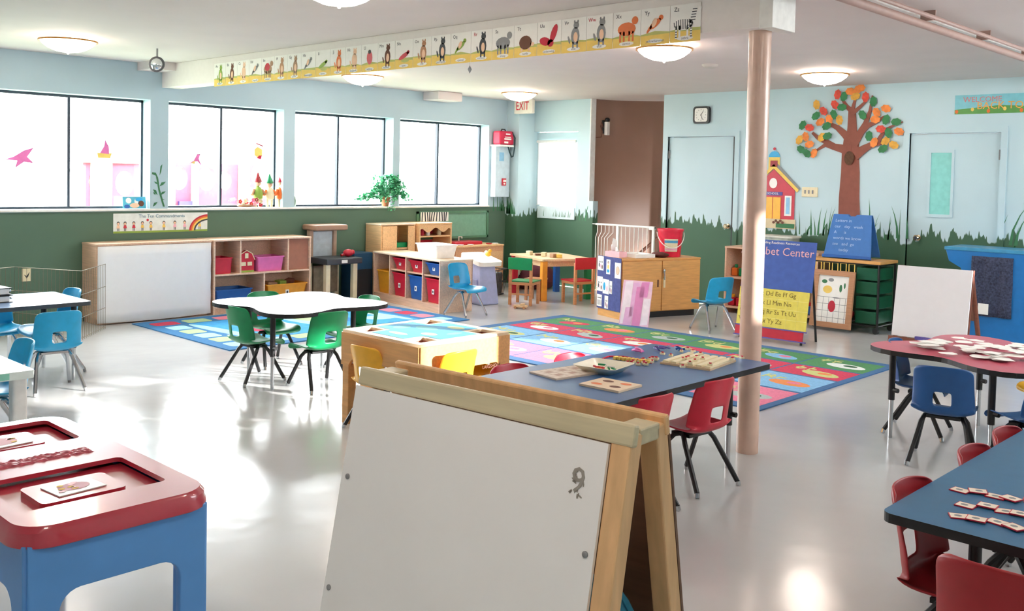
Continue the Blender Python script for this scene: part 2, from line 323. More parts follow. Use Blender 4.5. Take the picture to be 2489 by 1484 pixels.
# right wall with the high windows that let the sun in, back wall
b = MB(); RW = [(5.85, 7.1), (7.25, 8.5), (8.65, 9.9)]; z0, z1 = 1.88, 2.52
mwh = mat('plain_wall_paint', '#c9d6d8', .7)
b.box(XR, YB-.2, 0, XR+.08, YF+.12, z0); b.box(XR, YB-.2, z1, XR+.08, YF+.12, ZC)
ys = [YB-.2]+[q for w_ in RW for q in w_]+[YF+.12]
for i in range(0, len(ys), 2): b.box(XR, ys[i], z0, XR+.08, ys[i+1], z1)
struct(b.build('wall_right', mwh))
for i, (ya, yb) in enumerate(RW): struct(MB().box(XR+.04, ya, z0, XR+.045, yb, z1).build('window_%d' % (i+6), mgl))
struct(MB().box(XW-.25, YB-.2, 0, XR+.2, YB, ZC).build('wall_back', mwh))
struct(MB().box(XW, 4.66, 2.345, -2.64, 4.85, ZC).build('trim_7', mat('beam_paint', '#e6e0dc', .6, var=.02), bevel=.004))
struct(MB().box(-2.64, 4.63, 2.335, -2.56, 4.88, ZC).build('trim_8', P['white'], bevel=.003))
struct(MB().box(XW, 4.4, 2.5, XW+.3, 4.66, ZC).build('trim_9', mceil))
struct(MB().box(XW, 8.2, 2.47, XW+.3, 8.62, ZC).build('trim_10', mceil, bevel=.01))
# column
r = thing('support_column', 'round tan steel column standing on the floor under the beam end', 'column', (-2.72, 4.79, 0))
MB().lathe([(.061, 0), (.061, 2.345)], 28).build('shaft', mat('column_paint', '#d8b8a6', .26, var=.04, spec=.6), r, smooth=True)
# ceiling pipe
b = MB().tube([(-2.3, -2, 2.5), (-2.3, 10.05, 2.5)], .026, 10).tube([(-2.235, -2, 2.535), (-2.235, 10.05, 2.535)], .014, 8)
for y in range(1, 10): b.box(-2.315, y-.006, 2.52, -2.225, y+.006, ZC)
b.box(-2.42, -2, 2.555, -2.335, 10.05, 2.579, 1)
struct(b.build('trim_11', [mat('pipe_brown', '#a88a80', .5), P['white']], smooth=True))
struct(MB().box(XW, 9.775, 0, XW+.01, 9.782, 2.5).build('trim_12', MURAL))
# hatch frame on the window wall under the sill
b = MB(); y0, y1, z0_, z1_ = 8.12, 9.42, .66, 1.03
for q in ((y0, z0_, y0+.03, z1_), (y1-.03, z0_, y1, z1_), (y0, z0_, y1, z0_+.03), (y0, z1_-.03, y1, z1_)): b.box(XW, q[0], q[1], XW+.025, q[2], q[3])
r = thing('wall_panel', 'shallow framed green glossy panel on the wall under the far window', 'panel', (0, 0, 0))
b.build('panel_frame', mat('green_gloss', '#5e8a6e', .3), r); MB().box(XW+.001, y0+.03, z0_+.03, XW+.008, y1-.03, z1_-.03).build('panel_sheet', mat('green_sheet', '#7fae98', .08), r)

# ---------------------------------------------------------------- outside
struct(MB().box(-45, -20, -.35, XW-.3, 40, -.3).build('ground_lawn', mat('lawn', '#a8b498', .9, var=.2, scale=4)))
r = thing('playhouse', 'pink plastic playhouse with cream posts outside the windows', 'playhouse', (-13, 0, -.3))
mp_, mc_ = mat('play_pink', '#a8506a', .6), mat('play_cream', '#b5b09a', .6)
PM = LEFTW(0, 0, 0)
for ya, yb, zt, hs in ((5.3, 6.1, 1.87, [(5.83, 1.6, .13, .17), (5.46, 1.62, .12, .16)]), (6.5, 7.55, 1.9, [(6.62, 1.68, .13, .17), (7.05, 1.68, .14, .18), (7.35, 1.66, .1, .15)]), (7.7, 8.45, 2.02, [(7.95, 1.75, .17, .2)])):
    plate('wall_panel', [(ya, 0), (yb, 0), (yb, zt), (ya, zt)], [circ(a, z, q, 18, q2) for a, z, q, q2 in hs], .1, mp_, r, PM)
for ya, yb, zt in ((5.36, 5.62, 2.0), (6.42, 6.52, 1.95), (6.8, 6.88, 1.9), (7.56, 7.7, 2.1), (8.42, 8.5, 2.1)): MB().box(-.02, ya, 0, .16, yb, zt).build('post', mc_, r, bevel=.03)
MB().prism([(5.2, 1.87)]+[(5.2+.95*i/10, 1.87+.26*math.sin(PI*i/10)) for i in range(11)], -.1, .1).build('roof', mc_, r).data.transform(PM)
MB().box(-.02, 6.6, 1.15, .1, 6.8, 1.35).build('door_window', P['purple'], r)
for k, y in enumerate((1.5, 4.0, 6.4, 9.0, 12.5)):
    f = MB().tube([(-17.1, y, -.3), (-17.1, y, 1.5)], .04).build('fence_post', mat('fence_grey', '#a9b4b0', .6), None)
    tag(f, ['grey fence post seen through the leftmost window', 'grey fence post behind the playhouse end', 'grey fence post behind the playhouse middle', 'grey fence post beyond the third window', 'grey fence post beyond the far window'][k], 'fence post', 'fence posts beyond the lawn')
t = MB().tube([(-17, -4, 1.45), (-17, 20, 1.45)], .025).tube([(-17, -4, .3), (-17, 20, .3)], .02).build('fence_rail', mat('fence_grey', '#a9b4b0', .6)); tag(t, 'long thin grey fence rails running between the posts outside', 'fence rail')

# ---------------------------------------------------------------- ceiling lamps
mdome = mat('lamp_glass', '#fff0e2', .3, emit=LAMP, var=0)
def dome():
    r = thing('ceiling_lamp', '', 'ceiling lamp', (0, 0, ZC))
    MB().lathe([(.212, -.026), (.228, -.026), (.228, -.04), (.212, -.04), (.212, -.026)], 28, cap=False).build('rim', mat('lamp_rim', '#b08040', .3, .6), r, smooth=True)
    MB().lathe([(.215, -.034), (.195, -.06), (.155, -.09), (.1, -.113), (.04, -.124), (.001, -.126)], 28, cap=False).build('glass_dome', mdome, r, smooth=True)
    MB().lathe([(.01, 0), (.01, -.126), (.012, -.132), (.006, -.142), (.001, -.143)], 10).build('finial', P['white'], r, smooth=True)
    return r
dm = dome()
LL = {(-8.18, 3.2): 'glowing dome lamp on the ceiling above the paper-covered cabinet', (-8.35, 6.35): 'dome lamp half hidden behind the left half of the beam',
      (-8.3, 8.75): 'glowing dome lamp on the ceiling in front of the exit sign', (-4.5, 3.25): 'dome lamp cut by the top edge of the photo, before the beam',
      (-4.45, 6.35): 'dome lamp peeking out below the zebra end of the alphabet strip', (-4.25, 8.72): 'glowing dome lamp on the ceiling above the paper tree',
      (-8.3, .3): '', (-4.4, .3): '', (-.8, .3): '', (-.6, 3.2): '', (-.6, 6.35): ''}
for i, ((x, y), lb) in enumerate(LL.items()):
    o = dm if i == 0 else dup(dm); o.location = (x, y, ZC)
    if lb: tag(o, lb, 'ceiling lamp', 'dome lamps on the ceiling')
    else: tag(o, 'dome lamp of the same kind on the ceiling outside the photo', 'ceiling lamp', 'dome lamps outside the photo')

# ================================================================ CHAIRS
def shell(m, name='seat_shell'):
    prof = [(.165, .270), (.17, .287), (.15, .299), (.08, .298), (0, .293), (-.07, .291), (-.115, .297), (-.143, .315), (-.152, .335), (-.157, .355), (-.162, .385), (-.166, .415), (-.169, .435), (-.174, .465), (-.184, .515), (-.194, .56), (-.198, .577), (-.200, .586)]
    nu = 14; b = MB(); vs = []; N_ = len(prof)
    for i, (y, z) in enumerate(prof):
        wd = .168 if i < 9 else .168-.014*((i-8)/(N_-9))
        if i == 0: wd = .15
        if i == N_-1: wd = .12
        if i == N_-2: wd = .145
        for j in range(nu+1):
            u = -1+2*j/nu; e = abs(u)**4
            if i < 8: vs.append((u*wd, y, z+.03*abs(u)**3*(1 if i > 1 else .2)))
            else: vs.append((u*wd, y+(.062 if i < 12 else .062-.02*((i-11)/6))*abs(u)**2.6, z - (.01*abs(u)**3 if i > N_-4 else 0)))
    fs = []
    for i in range(N_-1):
        for j in range(nu):
            if 9 <= i <= 11 and 5 <= j <= 8: continue
            fs.append((i*(nu+1)+j, i*(nu+1)+j+1, (i+1)*(nu+1)+j+1, (i+1)*(nu+1)+j))
    b.add(vs, fs); return b
def make_chair(kind, m, black):
    r = thing('school_chair', '', 'chair'); o = shell(m).build('seat_shell', m, r, smooth=True, solid=.009, sub=1)
    lm = P['black'] if black else P['chrome']
    for sx in (-1, 1):
        for sy in (-1, 1):
            lg = MB().tube([(sx*.07, sy*.01, .272), (sx*.10, sy*.03, .268), (sx*.118, sy*.055, .235), (sx*.165, sy*.17-.01, .022)], .0135, 8).build('leg', lm, r, smooth=True)
            MB().tube([(sx*.166, sy*.172-.01, .024), (sx*.17, sy*.176-.01, 0)], .0125 if black else .011, 8).build('glide', P['chrome'] if black else P['grey'], lg, smooth=True)
    MB().box(-.09, -.06, .262, .09, .06, .278).build('seat_bracket', lm, r)
    return r
_ck = {}
def chair(kind, x, y, face, label, group, sc=.95):
    """face: heading in degrees the sitter looks towards (0 = +x, 90 = +y)"""
    m, black = {'green': (P['green'], 1), 'sky': (P['sky'], 0), 'yellow': (P['yellow'], 1), 'red': (P['red'], 1), 'maroon': (P['maroon'], 1), 'blue': (P['navyc'], 1)}[kind]
    if kind not in _ck: _ck[kind] = make_chair(kind, m, black); o = _ck[kind]
    else: o = dup(_ck[kind])
    o.location = (x, y, .002); o.scale = (sc, sc, sc); o.rotation_euler = (0, 0, math.radians(face-90)); tag(o, label, 'chair', group); return o
G = 'green chairs around the white scalloped table'
chair('green', -6.1, 3.70, 92, 'green chair at the left end of the white scalloped table, seen from behind and aside', G)
chair('green', -5.62, 3.93, 176, 'green chair in front of the white scalloped table, seen from behind beside the maple table', G)
chair('green', -6.52, 4.12, 0, 'green chair facing us through the legs on the far left side of the white table', G)
chair('green', -5.98, 4.5, 268, 'green chair behind the right end of the white scalloped table', G)
G = 'turquoise chairs at the left edge'
chair('sky', -6.72, 2.53, 176, 'turquoise chair in front of the light blue table, whole back and chrome legs in view', G)
chair('sky', -7.33, 2.74, 268, 'turquoise chair at the end of the light blue table near the wire pen', G, 1.03)
chair('sky', -5.58, 1.8, 268, 'turquoise chair behind the corner of the pale green craft table', G)
chair('sky', -5.14, 1.48, 178, 'turquoise chair half under the pale green craft table, cut by the left edge', G, .85)
chair('sky', -7.72, 2.5, 2, 'turquoise chair on the wall side of the light blue table, nearer the pen corner', G)
chair('sky', -7.72, 2.0, 0, 'turquoise chair on the wall side of the light blue table under the binders', G)
chair('sky', -7.5, 7.14, 2, 'turquoise chair with chrome legs in front of the red and blue bin shelf', None)
chair('sky', -5.22, 8.42, 158, 'turquoise chair with chrome legs between the oak cupboard and the column', None)
G = 'yellow chairs around the maple play table'
chair('yellow', -4.47, 3.575, 92, 'yellow chair tucked to the left front side of the maple play table', G, .875)
chair('yellow', -4.085, 3.72, 182, 'sunlit yellow chair in front of the maple play table behind the whiteboard easel', G, .9)
chair('yellow', -4.25, 4.07, 268, 'yellow chair behind the far right corner of the maple play table, only its top showing', G)
G = 'red chairs around the middle blue table'
chair('red', -2.63, 4.08, 174, 'red chair on the near side of the middle blue table, next to the column', G)
chair('red', -2.63, 3.55, 174, 'red chair on the near side of the middle blue table, next to the whiteboard easel', G)
chair('red', -3.2, 3.98, 2, 'red chair on the far side of the middle blue table nearer the white dish', G)
chair('red', -3.2, 3.5, 0, 'red chair on the far side of the middle blue table next to the maple table', G)
G = 'dark red chairs around the front right blue table'
chair('maroon', -.98, 3.03, 0, 'dark red chair at the left tip of the front right blue table', G, 1)
chair('maroon', -.98, 3.6, 0, 'dark red chair top, middle one along the far side of the front right blue table', G, 1)
chair('maroon', -.98, 3.97, 0, 'dark red chair top, farthest along the far side of the front right blue table', G, 1)
chair('maroon', -.7, 2.62, 92, 'dark red chair in the bottom right corner of the photo, seen from behind', G, 1.06)
G = 'blue chairs around the red scalloped table'
chair('blue', -1.88, 5.42, 104, 'dark blue chair tucked under the near side of the red scalloped table', G)
chair('blue', -2.22, 5.98, 10, 'dark blue chair on the left side of the red scalloped table', G)
chair('blue', -1.5, 5.6, 150, 'dark blue chair to the right under the red scalloped table', G)
chair('yellow', -1.6, 6.5, 235, 'yellow chair behind the far side of the red scalloped table at the right edge', None)

# ================================================================ TABLES
def table(name, label, outline, z, top, edge, loc, rz, legs, legmat=None, th=.028, low=None, r=.019, knee=.26):
    t = thing(name, label, 'table', loc, rz)
    b = MB(); b.prism(outline, z-th, z, 1, 1); b.poly([(p[0], p[1], z+.0004) for p in outline], 0)
    b.build('tabletop', [top, edge], t)
    for x, y in legs:
        lg = MB().tube([(x, y, knee-.03), (x, y, z-th)], r, 12).build('leg', legmat or P['black'], t, smooth=True)
        MB().tube([(x, y, 0), (x, y, knee)], r*.68, 10).build('leg_extension', low or P['chrome'], lg, smooth=True)
        MB().tube([(x+.015, y, knee+.03), (x+.045, y, knee+.03)], .014, 8).build('leg_knob', legmat or P['black'], lg, smooth=True)
    return t
def lobes(R, a, n=4, th0=PI/4, k=64): return [((R+a*math.cos(n*(t-th0)))*math.cos(t), (R+a*math.cos(n*(t-th0)))*math.sin(t)) for t in [2*PI*i/k for i in range(k)]]
wtop = mat('white_laminate', '#f4f4f2', .25, var=.01); btop = mat('blue_laminate', '#3c699c', .3, var=.04); rtop = mat('red_laminate', '#c2566a', .35, var=.04)
dtop = mat('deep_blue_laminate', '#2d6690', .38, var=.04)
table('scalloped_table', 'white scalloped activity table with black edge and black legs', lobes(.53, .105), .56, wtop, P['black'], (-5.96, 4.0, 0), math.radians(2), [(.18, -.36), (-.36, -.2), (.36, .2), (-.24, .38)])
table('activity_table', 'middle blue rectangular table holding the white dish and puzzles', rrect(-.385, -.76, .385, .76, .03), .56, btop, P['black'], (-2.865, 3.84, 0), 0, [(.23, .6), (-.31, .66), (.31, -.66), (-.31, -.66)])
table('activity_table', 'blue rectangular table in the bottom right corner scattered with cards', rrect(-.385, -.76, .385, .76, .035), .56, dtop, P['black'], (-.745, 3.53, 0), 0, [(-.2, -.5), (.3, -.62), (.3, .62), (-.3, .62)])
table('activity_table', 'light blue rectangular table at the left edge in front of the wire pen', rrect(-.35, -.78, .35, .78, .03), .56, mat('light_blue_laminate', '#7ea3d6', .25, var=.03), P['dark'], (-7.22, 2.08, 0), 0, [(-.28, .68), (.28, .68), (-.28, -.68), (.28, -.68)])
table('scalloped_table', 'red scalloped activity table at the right covered with white paper shapes', lobes(.54, .11), .55, rtop, P['black'], (-1.84, 5.98, 0), math.radians(-16), [(-.36, -.38), (.28, -.38), (.36, .3), (-.3, .38)])
t = thing('craft_table', 'pale green and white craft table with thick white legs at the left edge', 'table', (-5.37, 1.2, 0))
b = MB().prism(rrect(-.37, -.6, .37, .6, .02), .46, .5, 0)
cg = mat('mint_print', '#8fd3c0', .4)
for k in range(9): b.box(.37, -.55+k*.12, .465, .3715, -.48+k*.12, .497, 1)
for k in range(5): b.box(-.32+k*.14, .6, .465, -.24+k*.14, .6015, .497, 1)
b.box(-.3, .1, .5, .2, .14, .501, 1); b.box(-.2, -.3, .5, .1, -.27, .501, 1)
b.build('tabletop', [mat('pale_top', '#e6f2ee', .3), cg], t, bevel=.004)
for x in (-.31, .31):
    for y in (-.54, .54): MB().prism(rrect(x-.035, y-.035, x+.035, y+.035, .015), 0, .46).build('leg', P['white'], t)
# maple play table with corner wells
t = thing('play_table', 'maple activity table with a printed blue map top and square corner wells', 'table', (-4.37, 3.83, 0))
h = .355; hl = []
for sx in (-1, 1):
    for sy in (-1, 1): hl.append([(sx*.24+a*.062, sy*.24+c_*.062) for a, c_ in ((-1, -1), (1, -1), (1, 1), (-1, 1))])
plate('tabletop', [(-h, -h), (h, -h), (h, h), (-h, h)], hl, .016, mat('maple_pale', '#e6cfae', .5, var=.04, spec=.3), t, Matrix.Translation((0, 0, .564)))
b = MB(); b.poly([(p[0], p[1], .5735) for p in [(-.3, -.15), (-.15, -.15), (-.15, -.3), (.15, -.3), (.15, -.15), (.3, -.15), (.3, .15), (.15, .15), (.15, .3), (-.15, .3), (-.15, .15), (-.3, .15)]], 0)
for u, v, a_, c_, k in ((-.05, .05, .09, .05, 1), (.12, -.08, .06, .04, 2), (-.18, -.04, .05, .06, 1), (.05, .2, .07, .04, 2), (.2, .05, .03, .06, 1), (-.02, -.2, .08, .03, 2)): b.disc(u, v, a_, c_, .574, k)
b.build('printed_map', [mat('map_blue', '#5fa4cc', .7, spec=.15), mat('map_aqua', '#7cc0c8', .7, spec=.15), mat('map_sand', '#b8c49c', .7, spec=.15)], t)
for i, (sx, sy) in enumerate(((-1, -1), (1, -1), (1, 1), (-1, 1))):
    q = MB().box(sx*.24-.07, sy*.24-.07, .47, sx*.24+.07, sy*.24+.07, .476)
    for a in (-1, 1): q.box(sx*.24+a*.066-.004, sy*.24-.07, .476, sx*.24+a*.066+.004, sy*.24+.07, .556).box(sx*.24-.062, sy*.24+a*.066-.004, .476, sx*.24+.062, sy*.24+a*.066+.004, .556)
    q.build('well_tray', mat('well_brown', '#9c5a4a', .5), t)
for i in range(4):
    b = MB(); b.T = Matrix.Rotation(PI/2*i, 4, 'Z'); b.poly([(-h, -h, .556), (-h, -h, .36), (-h+.07, -h, .36)]+[(-h+.07+.05*a/5, -h, .36+.045*math.sin(PI/2*a/5)) for a in range(1, 6)]+[(h-.12+.05*a/5, -h, .36+.045*math.cos(PI/2*a/5)) for a in range(0, 6)]+[(h, -h, .36), (h, -h, .556)])
    b.build('apron', P['maple'], t, solid=.02)
for sx in (-1, 1):
    for sy in (-1, 1): MB().box(sx*h-(.06 if sx > 0 else -.0), sy*h-(.06 if sy > 0 else 0), 0, sx*h+(0 if sx > 0 else .06), sy*h+(0 if sy > 0 else .06), .36).build('leg', P['maple'], t, bevel=.004)
text('LAKESHORE', .028, P['brown'], t, frame((h+.0115, .2, .385), (0, 1, 0), (0, 0, 1)), 'maker_lettering')

# ---------------------------------------------------------------- things on the middle blue table
Z = .5606
t = thing('number_board', 'square beige counting board with a printed grid on the middle blue table', 'board', (-3.02, 3.57, Z), math.radians(-8))
b = MB().box(-.1, -.16, 0, .1, .16, .008)
for i in range(5):
    for j in range(7): b.rect(-.09+i*.037, -.15+j*.044, -.06+i*.037, -.115+j*.044, .0085, 1+(i*j) % 2)
b.build('board', [mat('board_beige', '#cdb9a6', .5), mat('board_cell', '#e4d6c8', .5), mat('board_cell2', '#c09c8c', .5)], t)
t = thing('dish', 'white square dish holding small coloured pieces on the middle blue table', 'dish', (-2.93, 3.74, Z), math.radians(10))
b = MB(); o_ = rrect(-.1, -.1, .1, .1, .035); i_ = rrect(-.12, -.12, .12, .12, .03)
n = len(o_); vs = [(p[0]*.75, p[1]*.75, 0) for p in o_]+[(p[0], p[1], .038) for p in i_]+[(p[0]*.95, p[1]*.95, .038) for p in i_]+[(p[0]*.7, p[1]*.7, .006) for p in o_]
b.add(vs, [list(range(n-1, -1, -1))]+[(k*n+i, k*n+(i+1) % n, (k+1)*n+(i+1) % n, (k+1)*n+i) for k in range(3) for i in range(n)]+[list(range(3*n, 4*n))])
b.build('bowl', mat('dish_white', '#f0ecd6', .3), t, smooth=True)
rg = random.Random(5)
for k in range(9):
    a = rg.uniform(-.05, .05), rg.uniform(-.05, .05)
    q = MB(); q.T = Matrix.Translation((-2.93+a[0], 3.74+a[1], Z+.0145+.0015*k)) @ Matrix.Rotation(rg.uniform(0, 3), 4, 'Z'); q.tube([(-.02, 0, 0), (.02, 0, 0)], .005, 6)
    cn = ['green', 'green', 'red', 'white', 'green', 'orange', 'white', 'green', 'red'][k]
    tag(q.build('counting_piece', P[cn], None, smooth=True), 'small %s stick lying in the white dish' % cn, 'craft stick', 'small sticks in the white dish')
t = thing('wooden_puzzle', 'square wooden knob puzzle with dark pictures on the middle blue table', 'puzzle', (-2.70, 3.5, Z), math.radians(3))
b = MB().box(-.11, -.095, 0, .11, .095, .01)
for u, v, k in ((-.05, -.04, 1), (.05, -.035, 2), (-.04, .04, 2), (.055, .045, 1)): b.disc(u, v, .03, .02, .0105, k)
b.build('puzzle_board', [mat('puzzle_wood', '#e8cfb0', .5), P['orange'], P['brown']], t)
t = thing('bead_string', 'curved string of yellow and orange letter beads on a red lace', 'beads', (-3.03, 4.06, Z))
b = MB()
for k in range(9): b.box(-.06+k*.022, -.03+.06*k/9-.01, .0, -.044+k*.022, -.01+.06*k/9, .018, 0)
b.build('bead', P['ochre'], t, bevel=.003); b = MB().tube([(-.1, -.08, .004), (-.12, .0, .004), (-.06, .05, .006), (.0, .06, .004), (.05, .02, .006), (.14, .03, .004)], .004, 6)
b.build('lace', P['red'], t, smooth=True)
for nm, c_, x, y, lb in (('craft_lace', 'pink', -3.1, 4.28, 'tangle of pink lace beside the orange beads on the middle blue table'), ('craft_lace', 'purple', -3.08, 4.42, 'tangle of purple lace between the pink and the bright blue laces'), ('craft_lace', 'blue', -3.0, 4.5, 'tangle of bright blue lace near the far corner of the middle blue table')):
    rr = random.Random(nm+c_); pts = [(rr.uniform(-.07, .07), rr.uniform(-.06, .06), rr.uniform(.006, .028)) for k in range(12)]
    o = MB().tube(pts, .005, 6).build(nm, P[c_], None, smooth=True, sub=1); o.location = (x, y, Z); tag(o, lb, 'lace')
t = thing('peg_board', 'wooden peg board with rows of cream strips beside the column on the blue table', 'board', (-2.74, 4.27, Z), math.radians(8))
MB().box(-.14, -.13, 0, .14, .2, .01).build('board', mat('peg_wood', '#d6b893', .5), t)
for k in range(6): MB().box(-.13+k*.047, -.12, .01, -.10+k*.047, .19, .02).build('strip', P['cream'], t)
rg = random.Random(11)
for k in range(34):
    x, y = rg.uniform(-2.95, -2.6), rg.uniform(4.0, 4.5)
    if k > 18: x, y = rg.uniform(-2.98, -2.88) , rg.uniform(3.98, 4.2)
    on_b = k <= 18
    q = MB(); q.T = Matrix.Translation((x, y, Z+(.024 if on_b else .006))) @ Matrix.Rotation(rg.uniform(0, 3), 4, 'Z'); q.box(-.012, -.009, -.004, .012, .009, .006, 0).box(-.006, -.004, .006, .006, .004, .012, 1)
    o = q.build('letter_tile', [P['cream'], P['red']]); tag(o, 'small cream letter tile with a red mark on the peg board pile', 'tile', 'red and cream letter tiles by the column')

# ---------------------------------------------------------------- cards on the front right table, papers on the red table
rg = random.Random(4); k = 0
for row, (xa, ya, n) in enumerate(((-1.03, 3.16, 7), (-.97, 3.02, 6), (-.95, 2.90, 8))):
    for i in range(n):
        x, y = xa+i*.047+rg.uniform(-.004, .004), ya+rg.uniform(-.02, .02)+i*.008
        t = MB(); t.T = Matrix.Rotation(rg.uniform(-.5, .5), 4, 'Z'); t.box(-.027, -.022, 0, .027, .022, .003, 0); t.rect(-.0245, -.0195, .0245, .0195, .0033, 1)
        t.disc(rg.uniform(-.005, .005), 0, .011, .009, .0036, 2)
        o = t.build('picture_card', [P['red'], mat('card_cream', '#eadfcf', .6), P['grey']]); o.location = (x, y, Z+.0005+.0042*(i % 2))
        tag(o, 'small cream picture card with a red edge on the front right blue table, %s row' % ['farthest', 'middle', 'nearest'][row], 'card', 'picture cards, %s row' % ['farthest', 'middle', 'nearest'][row])
t = thing('toy_figure', 'small blue and white toy at the right edge of the front right blue table', 'toy', (-.62, 3.5, Z))
MB().ball((0, 0, .035), (.03, .025, .035)).build('body', P['blue'], t, smooth=True); MB().ball((0, -.01, -.0+.085), .022).build('head', P['white'], t, smooth=True)
rg = random.Random(8)
for k in range(64):
    a, rr = rg.uniform(0, 2*PI), .38*math.sqrt(rg.random())
    x, y = -1.86+rr*math.cos(a), 5.97+rr*math.sin(a)*.9
    n = 9; pts = [((.028+.04*rg.random())*math.cos(2*PI*i/n), (.028+.03*rg.random())*math.sin(2*PI*i/n)) for i in range(n)]
    q = MB().prism(pts, 0, .0006); o = q.build('paper_shape', P['paper']); o.location = (x, y, .5506+.0007*(k+1)); tag(o, 'torn white paper shape in the heap on the red scalloped table', 'paper', 'white paper shapes on the red table')

# ---------------------------------------------------------------- binders on the light blue table
for k, (c_, lb) in enumerate((('black', 'black ring binder, lower of the two on the light blue table'), ('dark', 'dark grey ring binder, upper of the two on the light blue table'))):
    t = thing('ring_binder', lb, 'binder', (-7.28, 2.28-.01*k, Z+.052*k), math.radians(4*k))
    MB().box(-.15, -.14, 0, .15, .14, .004).box(-.15, -.14, .044, .15, .14, .048).box(-.15, -.144, 0, .15, -.14, .048).build('cover', P[c_], t, bevel=.002)
    MB().box(-.14, -.13, .006, .14, .12, .042).build('pages', P['paper'], t)
    MB().ball((.1, .142, .024), .008).ball((-.1, .142, .024), .008).build('rivet', P['chrome'], t, smooth=True)

# ================================================================ FRONT LEFT: sensory table
t = thing('sensory_table', 'blue plastic sensory table with a red moulded lid in the bottom left corner', 'table', (-3.08, 1.135, 0))
lidm = mat('lid_red', '#bf3346', .3, var=.03, coat=1); bodym = mat('tub_blue', '#5c9ce0', .4, var=.06, scale=5)
hx, hy = .575, .27
lo = rrect(-hx, -hy, hx, hy, .1, 8); l2 = rrect(-hx+.012, -hy+.012, hx-.012, hy-.012, .09, 8); l3 = rrect(-hx-.004, -hy-.004, hx+.004, hy+.004, .1, 8)
n = len(lo); rings = [(lo, .545), (l3, .548), (l3, .562), (lo, .572), (lo, .585), (l2, .6)]
b = MB(); b.add([(p[0], p[1], z) for q, z in rings for p in q], [(k*n+i, k*n+(i+1) % n, (k+1)*n+(i+1) % n, (k+1)*n+i) for k in range(len(rings)-1) for i in range(n)]+[list(range(n-1, -1, -1))])
b.build('lid_rim', lidm, t, smooth=True)
def well(cx): return [(cx-.16, -.2), (cx+.17, -.23), (cx+.17, .23), (cx-.13, .23)]
wl = [rrect(-.51, -.21, -.2, .195, .02, 3), rrect(.10, -.21, .42, .195, .02, 3)]
plate('lid_top', l2, wl, .014, lidm, t, Matrix.Translation((0, 0, .593)))
for q in ((-.51, -.2), (.10, .42)):
    m_ = (q[0]+q[1])/2+.02; b = MB().box(q[0]-.005, -.215, .572, q[1]+.005, .2, .576)
    b.build('lid_recess', lidm, t); MB().prism(rrect(m_-.09, -.14, m_+.09, .10, .02, 3), .576, .592).build('raised_panel', lidm, t, bevel=.004)
b = MB(); gx, gy = 9, 40; vs = [(-.075+.07*i/gx, -.2+.36*j/gy, .6005+(.006*rg.random() if 0 < i < gx and 0 < j < gy else -.001)) for j in range(gy+1) for i in range(gx+1)]
b.add(vs, [(j*(gx+1)+i, j*(gx+1)+i+1, (j+1)*(gx+1)+i+1, (j+1)*(gx+1)+i) for j in range(gy) for i in range(gx)])
b.build('embossed_band', mat('band_red', '#c05a68', .4, var=.25, scale=60), t)
o = MB(); l = rrect(-hx+.02, -hy+.02, hx-.02, hy-.02, .09, 8); n = len(l)
# tub with arched legs: side skirts cut as plates
def skirt(w_, M):
    a = w_-.06; pts = [(-w_, .55), (-w_, 0), (-w_+.07, 0), (-w_+.07, .36)]+[(-w_+.07+.06*(1-math.cos(s_)), .36+.06*math.sin(s_)+.0) for s_ in [PI/2*i/6 for i in range(1, 7)]]
    pts += [(-p[0], p[1]) for p in pts[::-1]]
    plate('tub_side', pts, [], .02, bodym, t, M, .004)
for s_ in (-1, 1):
    skirt(hy-.03, frame((s_*(hx-.03), 0, 0), (0, s_, 0), (0, 0, 1))); skirt(hx-.03, frame((0, s_*(hy-.03), 0), (-s_, 0, 0), (0, 0, 1)))
MB().prism(rrect(-hx+.05, -hy+.05, hx-.05, hy-.05, .07), .44, .54).build('tub', bodym, t)
for sx in (-1, 1):
    for sy in (-1, 1):
        b = MB(); cx, cy = sx*(hx-.065), sy*(hy-.065); b.lathe([(.032, 0), (.032, .545)], 20, cx, cy); b.build('corner_leg', bodym, t, smooth=True)
for k, (x, y, lb) in enumerate(((-2.80, 1.115, 'small foil and paper picture on the near raised panel of the red lid'), (-3.41, 1.115, 'pale printed picture with a red oval on the far panel of the red lid'))):
    t2 = thing('picture_sheet', lb, 'picture', (x, y, .5925), math.radians(6)); q = MB().box(-.055-.01*k, -.07-.01*k, 0, .055+.01*k, .07+.01*k, .003)
    q.disc(0, 0, .035+.01*k, .045+.01*k, .0035, 1)
    for i in range(8): q.disc(rg.uniform(-.03, .03), rg.uniform(-.05, .05), .008, .01, .004, 2+i % 2)
    q.build('sheet', [mat('silvery_paper', '#d8d8d2', .3), mat('faded_red', '#d08890', .5), P['red'], P['ochre']], t2)

